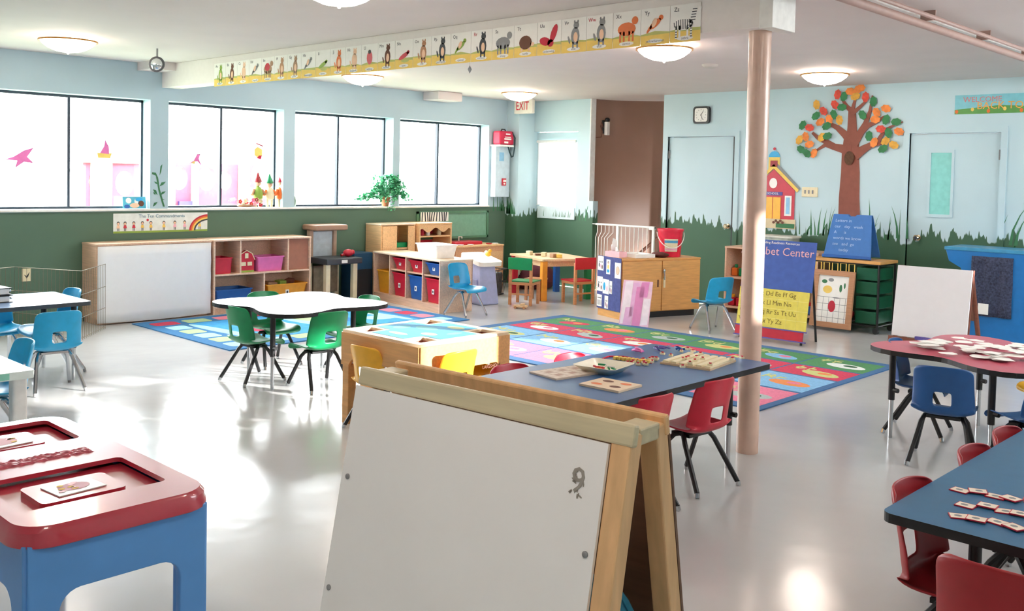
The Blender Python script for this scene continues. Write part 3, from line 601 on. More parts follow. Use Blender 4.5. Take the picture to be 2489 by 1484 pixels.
# ================================================================ FRONT EASEL
t = thing('easel', 'large wooden double easel with a grey whiteboard standing in the foreground', 'easel', (-1.14, 1.17, 0), math.radians(4))
ez = 1.15; hw = .3; sl = math.atan(.195)
eb = mat('whiteboard', '#f3f1f0', .22, var=.02, scale=4, spec=.6); ew = wood('easel_pine', '#e2b684', .45, (30, 30, 3)); ewt = wood('easel_top', '#c9bd9c', .5, (3, 30, 30))
for s_, nm in ((-1, 'front_frame'), (1, 'rear_frame')):
    b = MB(); M = Matrix.Translation((0, s_*.014, ez)) @ Matrix.Rotation(s_*sl, 4, 'X')
    # local: x across, z down the board, y thickness
    b.T = M; L_ = ez/math.cos(sl)
    for sx in (-1, 1): b.box(min(sx*hw, sx*(hw-.035)), min(s_*.002, s_*.034), -L_+.002, max(sx*hw, sx*(hw-.035)), max(s_*.002, s_*.034), -.012)
    b.box(-hw, min(s_*.002, s_*.034), -L_+.12, hw, max(s_*.002, s_*.034), -L_+.17)
    fr = b.build(nm, ew, t, bevel=.003)
    c_ = MB(); c_.T = M; c_.box(-hw-.004, min(s_*.024, s_*.036), -.034, hw+.004, max(s_*.020, s_*.036), 0); c_.build('top_rail', ewt if s_ < 0 else ew, fr, bevel=.004)
    p_ = MB(); p_.T = M; ya, yb = sorted((s_*.034, s_*.040)); p_.box(-hw-.002, ya, -.86, hw-.035 if s_ < 0 else hw, yb, -.035)
    bd = p_.build('whiteboard' if s_ < 0 else 'chalkboard', eb if s_ < 0 else wood('easel_back', '#6a4a34', .5), fr)
    if s_ < 0:
        for (x, z) in ((-hw+.015, -.2), (-hw+.012, -.4), (hw-.05, -.2), (hw-.05, -.4)):
            q = MB(); q.T = M @ frame((x, -.040, z), (1, 0, 0), (0, 0, 1)); q.lathe([(.005, 0), (.005, .002), (.003, .0035), (.001, .0035)], 12); q.build('screw', P['grey'], bd, smooth=True)
        text('9', .055, mat('marker_smudge', '#9a948c', .6), bd, M @ frame((.22, -.0405, -.1), (1, 0, 0), (0, 0, 1)), 'marker_scrawl')
        q = MB(); q.T = M @ frame((.22, -.0408, -.1), (1, 0, 0), (0, 0, 1))
        for k in range(14): q.disc(rg.uniform(-.012, .014), rg.uniform(-.022, .022), .004, .0015, 0, 0, 8, rg.uniform(0, 3))
        q.build('smudge', _m['marker_smudge'], bd)
for sx in (-1, 1): MB().box(min(sx*hw, sx*(hw-.045)), -.028, ez-.03, max(sx*hw, sx*(hw-.045)), .029, ez-.004).build('hinge_block', ewt, t, bevel=.003)
for sx in (-1, 1): MB().tube([(sx*(hw-.05), -.14, .72), (sx*(hw-.05), .14, .72)], .006).build('spreader', P['dark'], t)
MB().box(-hw+.036, -.09, .715, hw-.036, .09, .73).build('tray', ew, t)
o = MB().ball((0, 0, 0), (.075, .062, .072), 0, 18, 12)
t = thing('cloth_bundle', 'rolled teal towel lying inside the foreground easel', 'towel', (-.945, 1.184, .803))
o.build('towel', mat('teal_cloth', '#3f8fb0', .9, var=.2, scale=40), t, smooth=True)
for k in range(3): MB().tube([(.068*math.cos(a), -.03+.03*k, .066*math.sin(a)) for a in [PI*i/12 for i in range(13)]], .007, 6).build('fold', _m['teal_cloth'], t, smooth=True)

# ================================================================ RUGS
def rug(name, label, x0, y0, x1, y1, base, cells, mats):
    t = thing(name, label, 'rug', ((x0+x1)/2, (y0+y1)/2, 0)); w_, h_ = (x1-x0)/2, (y1-y0)/2
    b = MB().box(-w_, -h_, .0005, w_, h_, .009, 0)
    b.T = Matrix.Translation((-(x0+x1)/2, -(y0+y1)/2, 0)); cells(b, .0095); b.build('pile', [base]+mats, t, bevel=0)
    return t
rg = random.Random(21)
RM = [mat('rug_green', '#4c8a5a', .95, var=.12, scale=60), mat('rug_red', '#c83a58', .95, var=.12, scale=60), mat('rug_lblue', '#7fb4dc', .95, var=.12, scale=60), mat('rug_pink', '#dc7c98', .95, var=.1, scale=60),
      mat('rug_teal', '#4fa49a', .95, var=.1, scale=60), mat('rug_yellow', '#c4c882', .95, scale=60), mat('rug_grey', '#a8b4b4', .95, scale=60), mat('rug_white', '#dfe6e2', .95, scale=60), mat('rug_dark', '#2c5c40', .95, scale=60), mat('rug_orange', '#e08a50', .95, scale=60)]
def alpha(b, z):
    rows = [(5.78, 6.36, 4, 4), (6.36, 6.40+.02, 3, 3), (6.40, 6.93, 4, 3), (6.97, 7.38, 2, 2), (7.42, 7.88, 1, 1)]
    for (ya, yb, c0) in ((5.8, 6.36, 4), (6.40, 6.95, 3), (6.98, 7.38, 2), (7.41, 7.87, 1)):
        for k in range(6):
            xa = -6.7+k*.585; xb = xa+.565
            cc = {1: 1, 2: 2, 3: 3 if k % 2 else 3, 4: 4 if k != 3 else 5}[c0]
            if c0 == 3: cc = 3
            if c0 == 4: cc = 4
            b.rect(xa, ya, xb, yb, z, cc)
            cx, cy = (xa+xb)/2, (ya+yb)/2
            col = [7, 2, 8, 6, 10, 7, 3][(k*3+c0) % 7]
            if col == cc: col = 8
            b.disc(cx+.06, cy-.04, .17, .09, z+.0004, col, 16, rg.uniform(-.3, .3)); b.disc(cx+.09, cy-.02, .06, .04, z+.0008, [9, 10, 4][(k+c0) % 3], 10)
            # capital and small letter squiggle
            b.disc(cx-.17, cy+.1, .05, .025, z+.0004, 6, 8); b.disc(cx-.07, cy+.1, .035, .02, z+.0004, 6, 8)
t = rug('alphabet_rug', 'large blue-bordered rug of green, red, blue and pink alphabet squares in the middle', -6.83, 5.69, -3.15, 7.98, mat('rug_border', '#3f6a98', .95, var=.1, scale=60), alpha, RM)
abc = 'ABCDEFGHIJKLMNOPQRSTUVWXYZ'; k = 0
for (ya, yb) in ((7.41, 7.87), (6.98, 7.38), (6.40, 6.95), (5.8, 6.36)):
    for i in range(6):
        text(abc[k]+abc[k].lower(), .2, RM[5], t, Matrix.Translation((-6.7+i*.585+.15+4.99, (ya+yb)/2+.09-6.835, .0106)), ex=.0002); k += 1
def water(b, z):
    x0, x1, y0, y1 = -8.95, -7.32, 4.25, 6.83
    b.rect(x0+.25, y0+.3, x1-.25, y1-.3, z, 1)
    for k in range(5):
        yy = y0+.35+k*.45; b.disc(-8.12, yy, .55, .07, z+.0004, 2 if k % 2 else 3, 20, .1*(-1)**k)
    k = 0
    for yy in [y0+.13+i*.33 for i in range(8)]:
        for xx in (x0+.12, x1-.12): b.poly([(p[0]+xx, p[1]+yy, z+.0006) for p in rrect(-.1, -.13, .1, .13, .04, 3)], [4, 3, 5, 3, 6, 5][k % 6]); k += 1
    for xx in [x0+.42+i*.27 for i in range(4)]:
        for yy in (y0+.12, y1-.12): b.poly([(p[0]+xx, p[1]+yy, z+.0006) for p in rrect(-.11, -.1, .11, .1, .04, 3)], [3, 4, 5, 6][k % 4]); k += 1
    b.disc(-8.2, 5.7, .3, .16, z+.0009, 5, 16, .4); b.disc(-8.0, 4.9, .16, .1, z+.0009, 4, 14); b.disc(-7.9, 6.3, .14, .2, z+.0009, 3, 14)
rug('play_rug', 'blue water picture rug with red and pale patches along the window wall', -9.05, 4.15, -7.22, 6.93, mat('rug2_border', '#3a7ab0', .95, var=.1, scale=60), water,
    [mat('rug2_water', '#3f9fdc', .95, var=.12, scale=20), mat('rug2_wave', '#2f7fc4', .95, scale=60), mat('rug2_pale', '#a8d8e4', .95, scale=60), RM[1], mat('rug2_green', '#b4d0a0', .95, scale=60), mat('rug2_pink', '#f08ca0', .95, scale=60)])

# ================================================================ WINDOW WALL FURNITURE
X0 = XW+.012
t = thing('paper_covered_cabinet', 'low birch cabinet whose front is covered by a white paper sheet', 'cabinet', (X0, 3.85, 0))
MB().box(0, 0, .06, .33, 1.19, .77).box(.02, .02, .0, .30, 1.17, .06).box(-.0, -.004, .76, .345, 1.194, .782).build('body', P['birch'], t, bevel=.004)
b = MB(); gy, gz = 14, 8; vs = [(.352+.012*(j/gz)*math.sin(PI*i/gy)+.002*math.sin(5*i), .004+1.175*i/gy-.004*(i == gy)*(j % 2), .758-.735*j/gz-.01*math.sin(PI*i/gy)*(j == gz)) for j in range(gz+1) for i in range(gy+1)]
b.add(vs, [(j*(gy+1)+i, (j+1)*(gy+1)+i, (j+1)*(gy+1)+i+1, j*(gy+1)+i+1) for j in range(gz) for i in range(gy)])
b.build('paper_cover', mat('cover_paper', '#eeeef0', .75, var=.01), t, smooth=True, solid=.002)
t = thing('storage_shelf', 'open birch shelf unit with five compartments holding toy bins', 'shelf', (X0, 5.055, 0))
W_, D_, H_ = 1.2, .36, .785
MB().box(0, 0, .0, .01, W_, H_).build('back_panel', P['birch'], t)
for y in (0, W_-.02): MB().box(.01, y, 0, D_, y+.02, H_-.02).build('side_panel', P['birch2'], t, bevel=.002)
for z in (.06, .40): MB().box(.01, .02, z, D_-.005, W_-.02, z+.018).build('shelf_board', P['birch2'], t, bevel=.002)
MB().box(0, -.002, H_-.02, D_+.004, W_+.002, H_).build('top_board', P['birch2'], t, bevel=.004)
MB().box(.01, .02, 0, D_-.03, W_-.02, .06).build('kick_board', P['birch'], t)
for y, z0_, z1_ in ((.31, .418, .765), (.9, .418, .765), (.6, .078, .40)): MB().box(.01, y, z0_, D_-.01, y+.018, z1_).build('divider', P['birch2'], t)
MB().box(.01, .92, .42, D_-.03, 1.178, .76).build('compartment_lining', mat('brown_paper', '#a8705a', .7), t)
def tub(name, label, loc, w_, d_, h_, m, taper=.82, rz=0, group=None, card=True, cat='bin', front=0):
    """open plastic tub: w across the front (local y when front=0), d deep (local x), label card on the +x side"""
    t = thing(name, label, cat, loc, rz, group); o_ = rrect(-d_/2, -w_/2, d_/2, w_/2, .015, 3); n = len(o_)
    rings = [(taper, 0, 0), (1, h_-.012, 0), (1.06, h_-.012, 0), (1.06, h_, 0), (.96, h_, 0), (taper*.95, .006, 0)]
    b = MB(); b.add([(p[0]*s_, p[1]*s_, z) for s_, z, _ in rings for p in o_], [list(range(n-1, -1, -1))]+[(k*n+i, k*n+(i+1) % n, (k+1)*n+(i+1) % n, (k+1)*n+i) for k in range(5) for i in range(n)]+[list(range(5*n, 6*n))])
    b.build('tub', m, t)
    if card:
        q = MB(); xx = d_/2*(taper+(1-taper)*.55)+.004; q.box(xx-.002, -.022, h_*.36, xx+.001, .022, h_*.36+.055, 0); q.T = frame((xx+.0012, 0, h_*.36+.028), (0, 1, 0), (0, 0, 1)); q.disc(0, 0, .012, .016, 0, 1, 10)
        q.build('label_card', [P['paper'], P['dark']], t)
    return t
xs_ = XW+.19
tub('toy_bin', 'small red bin on the upper left of the birch shelf', (xs_+.02, 5.195, .419), .2, .24, .17, P['red'], .92, card=False)
tub('toy_basket', 'pink basket on the upper shelf of the birch unit', (xs_+.02, 5.76, .419), .33, .25, .16, P['pink'], .9, card=False)
tub('toy_bin', 'long blue bin in the lower left of the birch shelf', (xs_, 5.32, .079), .42, .28, .17, P['blue'], .92, card=False)
t = tub('toy_bin', 'orange yellow bin with toys in the lower right of the birch shelf', (xs_+.03, 5.96, .079), .5, .28, .19, mat('amber_plastic', '#e8a02c', .4), .88)
for k, (y, c_, lb) in enumerate(((5.84, 'tan', 'pale building block sticking out of the orange yellow bin'), (5.97, 'lime', 'olive building piece lying in the orange yellow bin'), (6.08, 'brown', 'brown building piece at the back of the orange yellow bin'))):
    o = MB().box(-.04, -.06, -.02, .04, .06, .03).build('toy_block', P[c_], None, bevel=.006); o.location = (xs_+.02, y, .255+.008*k); o.rotation_euler = (.12*(k-1), .1, .3*k); tag(o, lb, 'toy block')
for z in (.128, .176): pass
t = thing('toy_barn', 'red toy barn with white windows on the upper birch shelf', 'toy', (XW+.31, 5.475, .419)); M = frame((0, 0, 0), (0, 1, 0), (0, 0, 1))
pts = [(-.09, 0), (.09, 0), (.09, .12), (.1, .13), (.065, .2), (0, .235), (-.065, .2), (-.1, .13), (-.09, .12)]
b = MB(); b.T = M; b.prism(pts, -.05, .0, 0); b.build('barn_body', P['red'], t)
b = MB(); b.T = M
for q in ((-.065, .07, -.01, .11), (.01, .07, .065, .11), (-.02, .15, .02, .205)): b.box(q[0], q[1], 0, q[2], q[3], .004)
b.build('barn_window', P['cream'], t); b = MB(); b.T = M; b.tube([(-.1, .13, .002), (-.065, .2, .002), (0, .235, .002), (.065, .2, .002), (.1, .13, .002)], .005, 6); b.build('barn_trim', P['cream'], t)
b = MB(); b.T = M; b.box(-.09, 0, 0, .09, .02, .004); b.build('barn_lawn', P['lime'], t)
# toy workbench / art desk
t = thing('toy_workbench', 'tan plastic toy workbench with canopy, picture board and dark counter by the wall', 'toy', (XW+.03, 6.36, 0))
MB().box(.0, .0, .84, .30, .44, .905).build('canopy', mat('canopy_tan', '#a88570', .5), t, bevel=.018, seg=3)
for y in (.03, .36): MB().box(.05, y, .5, .12, y+.05, .84).build('post', mat('post_tan', '#b89a84', .5), t, bevel=.008)
MB().box(.07, .08, .52, .095, .36, .82).build('picture_board', mat('board_ice', '#c4d2da', .35, var=.12, scale=14), t)
MB().box(.03, .02, .46, .48, .52, .53).build('counter', P['dark'], t, bevel=.012)
MB().box(.48, .22, .475, .484, .3, .51).build('name_plate', P['paper'], t)
for x in (.06, .42):
    for y in (.06, .44): MB().prism([(x-.03, y-.03), (x+.03, y-.03), (x+.03, y+.03), (x-.03, y+.03)], 0, .46).build('leg', P['cream'], t, bevel=.006)
MB().box(.05, .1, .1, .1, .44, .42).build('rear_panel', mat('bench_panel', '#8a7c66', .6, var=.2), t)
o = thing('toy_drill', 'red toy tool lying on the right end of the dark workbench counter', 'toy', (XW+.36, 6.78, .531)); MB().ball((0, 0, .045), (.05, .07, .045)).ball((0, .06, .05), .03).build('tool_body', P['red'], o, smooth=True); MB().tube([(0, -.03, .03), (.0, -.1, .02)], .016, 8).build('tool_handle', P['maroon'], o, smooth=True)
t = thing('blue_cabinet', 'dark blue plastic cabinet between the workbench and the bin shelf', 'cabinet', (XW+.02, 6.93, 0)); MB().box(0, 0, 0, .26, .28, .56).build('body', mat('cabinet_navy', '#1d4a6c', .45), t, bevel=.012)
MB().box(.26, .02, .04, .265, .26, .36).build('door', mat('cabinet_black', '#1c2730', .5), t)
# bin shelf
S = thing('bin_shelf', 'birch shelf on the floor with red, blue and yellow bins in four columns', 'shelf', (-9.17, 7.175, 0), math.radians(-7.5))
W_, D_, H_ = 1.42, .44, .58
MB().box(0, D_-.012, .09, W_, D_, H_-.02).build('back_panel', P['birch'], S)
for x in (0, W_-.02): MB().box(x, 0, 0, x+.02, D_, H_-.02).build('side_panel', P['birch2'], S, bevel=.002)
for k in range(1, 4): MB().box(k*.35, .01, .09, k*.35+.016, D_-.012, H_-.02).build('divider', P['birch2'], S)
MB().box(-.004, -.006, H_-.02, W_+.004, D_+.004, H_).build('top_board', mat('birch_pale', '#f0d8bc', .35), S, bevel=.004)
MB().box(.02, .005, .0, W_-.02, D_-.01, .09).build('kick_board', P['birch'], S)
MS = Matrix.Translation(S.location) @ Matrix.Rotation(math.radians(-7.5), 4, 'Z')
GB = 'bins in the birch bin shelf'
for col, z, h_, c_, lb in ((0, .092, .27, 'amber_plastic', 'deep yellow bin in the leftmost column of the bin shelf'), (1, .092, .27, 'red_plastic', 'deep red bin, second column of the bin shelf'), (2, .092, .27, 'blue_plastic', 'deep blue bin, third column of the bin shelf'), (3, .092, .27, 'red_plastic', 'deep red bin in the rightmost column of the bin shelf'),
                       (1, .40, .135, 'red_plastic', 'shallow red bin at the top of the second column'), (2, .40, .135, 'red_plastic', 'shallow red bin at the top of the third column'), (3, .40, .135, 'blue_plastic', 'shallow blue bin at the top of the rightmost column')):
    p = MS @ Vector((.02+col*.35+.165, .20, z)); tub('toy_bin', lb, p, .275, .34, h_, _m[c_], .86 if h_ > .2 else .78, math.radians(-97.5), GB, col > 0)
for x in (.40+.006,): pass
rb = MB()
for k in (1, 2, 3): rb.box(.02+k*.35-.0, .02, .386, .02+k*.35+.325, .40, .399)
rb.build('bin_runner', P['birch'], S)
p = MS @ Vector((1.02, .22, H_+.001)); t = tub('plastic_tub', 'white rectangular plastic tub on top of the bin shelf', p, .42, .28, .15, mat('tub_white', '#f4f4f2', .35), .86, math.radians(-97.5), None, False, 'tub')
# play kitchen
t = thing('toy_cupboard', 'tall maple toy cupboard with an open door against the window wall', 'cupboard', (X0, 7.3, 0)); mk = wood('kitchen_wood', '#e8bd8c', .4)
MB().box(0, 0, 0, .3, .02, .88).box(0, .52, 0, .3, .54, .88).box(0, .02, 0, .01, .52, .88).build('carcass', mk, t); MB().box(-.0, -.004, .88, .305, .545, .9).build('top_board', mat('birch_pale', '#f0d8bc', .35), t, bevel=.003)
MB().box(.01, .02, .58, .29, .52, .6).build('shelf_board', mk, t); MB().box(.01, .02, .05, .29, .52, .07).build('shelf_board', mk, t); MB().box(.3, .02, .1, .315, .24, .87).build('door', mk, t, bevel=.003)
MB().box(.3, .42, .1, .315, .53, .87).build('door', mk, t, bevel=.003); MB().box(.02, .1, .602, .26, .45, .66).build('green_tray', P['green'], t)
t = thing('toy_hutch', 'maple toy hutch with red back and scalloped top rail beside the toy cupboard', 'cupboard', (X0, 7.86, 0))
MB().box(0, 0, 0, .36, .02, .88).box(0, .53, 0, .36, .55, .88).build('side_panel', mk, t); MB().box(0, .02, 0, .01, .53, .88).build('back_panel', P['red'], t); MB().box(0, -.002, .88, .365, .552, .9).build('top_board', mk, t, bevel=.003)
for z in (.55, .72): MB().box(.01, .02, z, .35, .53, z+.018).build('shelf_board', mk, t)
b = MB(); b.T = frame((.36, .275, 0), (0, 1, 0), (0, 0, 1)); b.prism([(-.255, .88), (-.255, .82)]+[(-.255+.51*i/16, .82+.03*math.cos(4*PI*i/16)-.01) for i in range(1, 16)]+[(.255, .82), (.255, .88)], -.012, .0); b.build('top_rail', mk, t)
MB().box(.02, .03, .0, .34, .52, .5).build('lower_box', P['red'], t)
for y, c_, lb in ((7.98, 'red', 'small red toy cup in the toy hutch'), (8.08, 'white', 'small white toy jug in the toy hutch'), (8.27, 'cream', 'small cream toy jar at the right of the toy hutch')):
    o = MB().lathe([(.025, 0), (.03, .03), (.022, .07), (.018, .08)], 12).build('toy_jar', P[c_], None, smooth=True); o.location = (XW+.28, y, .7385); tag(o, lb, 'toy jar')
t = thing('toy_counter', 'low maple toy kitchen counter with a red sink right of the toy hutch', 'counter', (X0, 8.43, 0))
MB().box(0, 0, 0, .42, .88, .57).build('body', wood('kitchen_wood2', '#d9a67e', .45), t); MB().box(-.0, -.004, .57, .43, .885, .592).build('counter_top', mk, t, bevel=.003)
MB().box(.05, .1, .592, .3, .6, .635).build('red_sink', P['red'], t, bevel=.01); MB().box(.421, .46, .04, .425, .86, .5).build('door', mk, t); MB().tube([(.1, .35, .635), (.1, .35, .69), (.16, .35, .69), (.16, .35, .67)], .008).build('tap', P['white'], t, smooth=True)
for k, (x, y, c_) in enumerate(((.36, .05, 'cream'), (.36, .16, 'white'), (.37, .33, 'white'), (.34, .7, 'red'), (.36, .8, 'white'))):
    o = MB().lathe([(.03, 0), (.045, .012), (.04, .014), (.01, .006)], 12).build('toy_plate', P[c_], None, smooth=True); o.location = (X0+x, 8.41+y, .5925); tag(o, 'small toy plate on the maple toy counter, number %s from the hutch' % ['one', 'two', 'three', 'four', 'five'][k] if False else ['cream toy plate nearest the hutch', 'white toy plate second from the hutch', 'white toy plate in front of the red sink', 'red toy plate right of the sink', 'white toy plate at the right end of the toy counter'][k], 'toy plate', 'toy plates on the counter')
t = thing('striped_picture', 'black and white striped zebra picture standing on the toy hutch', 'picture', (XW+.05, 8.15, .901))
b = MB(); b.box(0, -.0, 0, .012, .48, .12, 0); b.T = frame((.0125, .24, .06), (0, 1, 0), (0, 0, 1))
for k in range(11): b.poly([(-.23+.042*k+.02*math.sin(k), -.06, 0), (-.212+.042*k+.02*math.sin(k), -.06, 0), (-.205+.042*k, .06, 0), (-.226+.042*k, .06, 0)], 1)
b.build('sheet', [P['paper'], P['dark']], t)
# lavender doll stand with white tray, yellow toy
t = thing('doll_stand', 'lavender moulded doll changing stand with a slanted white tray top', 'toy', (-8.1, 7.95, 0), math.radians(-8))
b = MB(); b.add([(-.16, -.14, 0), (.18, -.14, 0), (.18, .14, 0), (-.16, .14, 0), (-.13, -.11, .5), (.13, -.11, .47), (.13, .11, .47), (-.13, .11, .5)], [(3, 2, 1, 0), (4, 5, 6, 7), (0, 1, 5, 4), (1, 2, 6, 5), (2, 3, 7, 6), (3, 0, 4, 7)]); b.build('stand', P['lav'], t, bevel=.02, seg=3)
b = MB(); b.T = Matrix.Translation((-.02, 0, .5)) @ Matrix.Rotation(.2, 4, 'Y'); b.prism(rrect(-.21, -.17, .23, .17, .06, 4), 0, .05); b.build('tray_top', P['white'], t, bevel=.012)
b = MB(); b.T = Matrix.Translation((0, -.135, .27)); b.box(-.1, -.005, -.1, .1, .004, .03); b.build('front_panel', P['lav'], t, bevel=.006)
t = thing('toy_duck', 'small yellow toy sitting on the white tray of the lavender stand', 'toy', (-8.06, 8.02, .555)); MB().ball((0, 0, .03), (.045, .03, .03)).ball((.03, 0, .07), .022).build('body', P['yellow'], t, smooth=True); MB().ball((-.03, 0, .05), (.03, .025, .02)).build('wing', P['white'], t, smooth=True)
t = thing('wire_hamper', 'black wire basket lined with dark cloth behind the lavender stand', 'basket', (-8.62, 8.62, 0), .3)
b = MB()
for z, s_ in ((.01, .13), (.17, .15), (.33, .165)): b.tube([(-s_, -s_, z), (s_, -s_, z), (s_, s_, z), (-s_, s_, z), (-s_, -s_, z)], .006, 6)
b.build('frame', P['black'], t); b = MB()
for i in range(9):
    for a in range(4):
        c_, s_ = math.cos(a*PI/2), math.sin(a*PI/2); u = -1+2*i/8
        p0, p1 = (u*.13, -.13), (u*.165, -.165); b.tube([(p0[0]*c_-p0[1]*s_, p0[0]*s_+p0[1]*c_, .01), (p1[0]*c_-p1[1]*s_, p1[0]*s_+p1[1]*c_, .33)], .0025, 5)
b.build('wire_mesh', P['black'], t); MB().box(-.12, -.12, .012, .12, .12, .29).build('cloth_lining', mat('liner_grey', '#55585a', .9), t, bevel=.02)
t = thing('bean_bag', 'dark maroon bean bag slumped in the corner behind the kids table', 'bean bag', (-8.86, 9.66, 0)); MB().lathe([(.02, 0), (.28, .01), (.34, .1), (.3, .24), (.18, .36), (.04, .42), (.005, .42)], 20).build('bag', mat('bag_maroon', '#5c2430', .8, var=.15), t, smooth=True)
t = thing('cushion', 'cream cushion with green and pink leaves leaning on the maroon bean bag', 'cushion', (-8.72, 9.2, .0)); b = MB(); b.T = Matrix.Translation((0, 0, .26)) @ Matrix.Rotation(.5, 4, 'Y') @ Matrix.Rotation(.7, 4, 'Z'); b.ball((0, 0, 0), (.06, .2, .2), 0, 16, 10)
for k in range(7): b.ball((.045, rg.uniform(-.12, .12), rg.uniform(-.12, .12)), (.02, .03, .012), 1+k % 2, 8, 5)
b.build('cushion_body', [mat('cushion_cream', '#ddd2bc', .9), P['lime'], P['ltpink']], t, smooth=True)
# kids wooden table, chairs, stool
t = thing('wooden_table', 'small maple kids table with an orange leg in the far corner', 'table', (-8.05, 9.13, 0), math.radians(-20)); wm = wood('kid_wood', '#e3c39a', .4)
MB().prism(rrect(-.46, -.36, .46, .36, .02), .49, .515).build('tabletop', wm, t, bevel=.004)
b = MB()
for s_ in (-1, 1): b.box(-.4, s_*.31-.01, .42, .4, s_*.31+.01, .49); b.box(s_*.4-.01, -.31, .42, s_*.4+.01, .31, .49)
b.build('apron', wm, t)
for k, (x, y) in enumerate(((.4, -.31), (-.4, -.31), (.4, .31), (-.4, .31))): MB().box(x-.035, y-.035, 0, x+.035, y+.035, .49).build('leg', [mat('orange_leg', '#f0a23a', .4), P['red'], P['green'], P['blue']][k], t, bevel=.006)
def wchair(x, y, face, m, label):
    t = thing('wooden_chair', label, 'chair', (x, y, 0), math.radians(face-90)); wc = wood('kid_chair_wood', '#c98e62', .45)
    for sx in (-1, 1): MB().box(sx*.13-.016, -.15, 0, sx*.13+.016, -.118, .5).build('leg', wc, t, bevel=.004); MB().box(sx*.13-.016, .10, 0, sx*.13+.016, .132, .27).build('leg', wc, t, bevel=.004)
    MB().box(-.146, -.15, .24, .146, .135, .27).build('seat_frame', wc, t); MB().box(-.15, -.12, .27, .15, .145, .285).build('seat', m, t, bevel=.003); MB().box(-.15, -.165, .42, .15, -.148, .56).build('backrest', m, t, bevel=.004)
    MB().box(-.11, -.14, .12, .11, -.13, .14).build('stretcher', wc, t)
wchair(-7.74, 8.32, 112, P['green'], 'small wooden chair with green seat and backrest at the kids table')
wchair(-7.42, 8.92, 165, P['red'], 'small wooden chair with red seat and backrest at the kids table')
t = thing('wooden_stool', 'small brown wooden stool under the front of the kids table', 'stool', (-7.92, 8.72, 0), .3)
MB().box(-.11, -.11, .25, .11, .11, .27).build('seat', P['brownw'], t)
for sx in (-1, 1):
    for sy in (-1, 1): MB().box(sx*.09-.015, sy*.09-.015, 0, sx*.09+.015, sy*.09+.015, .25).build('leg', P['brownw'], t)
for k, (x, y, c_, hh) in enumerate(((-8.3, 9.0, 'cream', .05), (-8.17, 9.02, 'brown', .025), (-8.05, 9.0, 'cream', .05), (-7.85, 8.95, 'tan', .05), (-7.78, 8.98, 'ochre', .045))):
    o = MB().box(-.035, -.03, 0, .035, .03, hh).build('wooden_block', P[c_], None, bevel=.004); o.location = (x, y, .516); o.rotation_euler = (0, 0, k); tag(o, ['cream block at the left on the kids table', 'flat brown block on the kids table', 'cream block in the middle of the kids table', 'tan block at the right on the kids table', 'ochre block farthest right on the kids table'][k], 'block', 'blocks on the kids table')
t = thing('toy_truck', 'small wooden toy lying on the floor in front of the green kids chair', 'toy', (-7.5, 8.0, 0), .5); MB().box(-.08, -.035, .015, .08, .035, .04).box(.0, -.03, .04, .05, .03, .06).build('body', wm, t, bevel=.006)
for x in (-.05, .05): MB().tube([(x, -.045, .016), (x, .045, .016)], .0155, 10).build('wheel', P['brownw'], t)

# ================================================================ CUPBOARD GROUP
A = math.radians(72); t = thing('oak_cupboard', 'two-door oak cupboard with a silver lock standing out in the room', 'cupboard', (-6.24, 8.22, 0), A)
MB().box(0, .0, .07, 1.07, .43, .63).build('carcass', P['oak'], t); MB().box(-.004, -.008, .63, 1.074, .434, .652).build('top_board', P['oak'], t, bevel=.004)
MB().box(.04, .03, 0, 1.03, .4, .07).build('plinth', P['black'], t); MB().box(0, .0, .0, .02, .43, .07).build('end_skirt', P['oak'], t)
for x in (.01, .54): MB().box(x, -.018, .08, x+.52, .0, .625).build('door', P['oak'], t, bevel=.003)
MB().box(.47, -.022, .34, .49, -.018, .42).build('finger_slot', P['brown'], t); MB().tube([(.53, -.04, .5), (.55, -.04, .5), (.56, -.035, .42)], .008).ball((.545, -.04, .52), .018).build('lock', P['chrome'], t, smooth=True)
MB().box(.55, -.028, .33, .575, -.019, .43).build('lock_strap', P['cream'], t)
MC = Matrix.Translation((-6.24, 8.22, 0)) @ Matrix.Rotation(A, 4, 'Z')
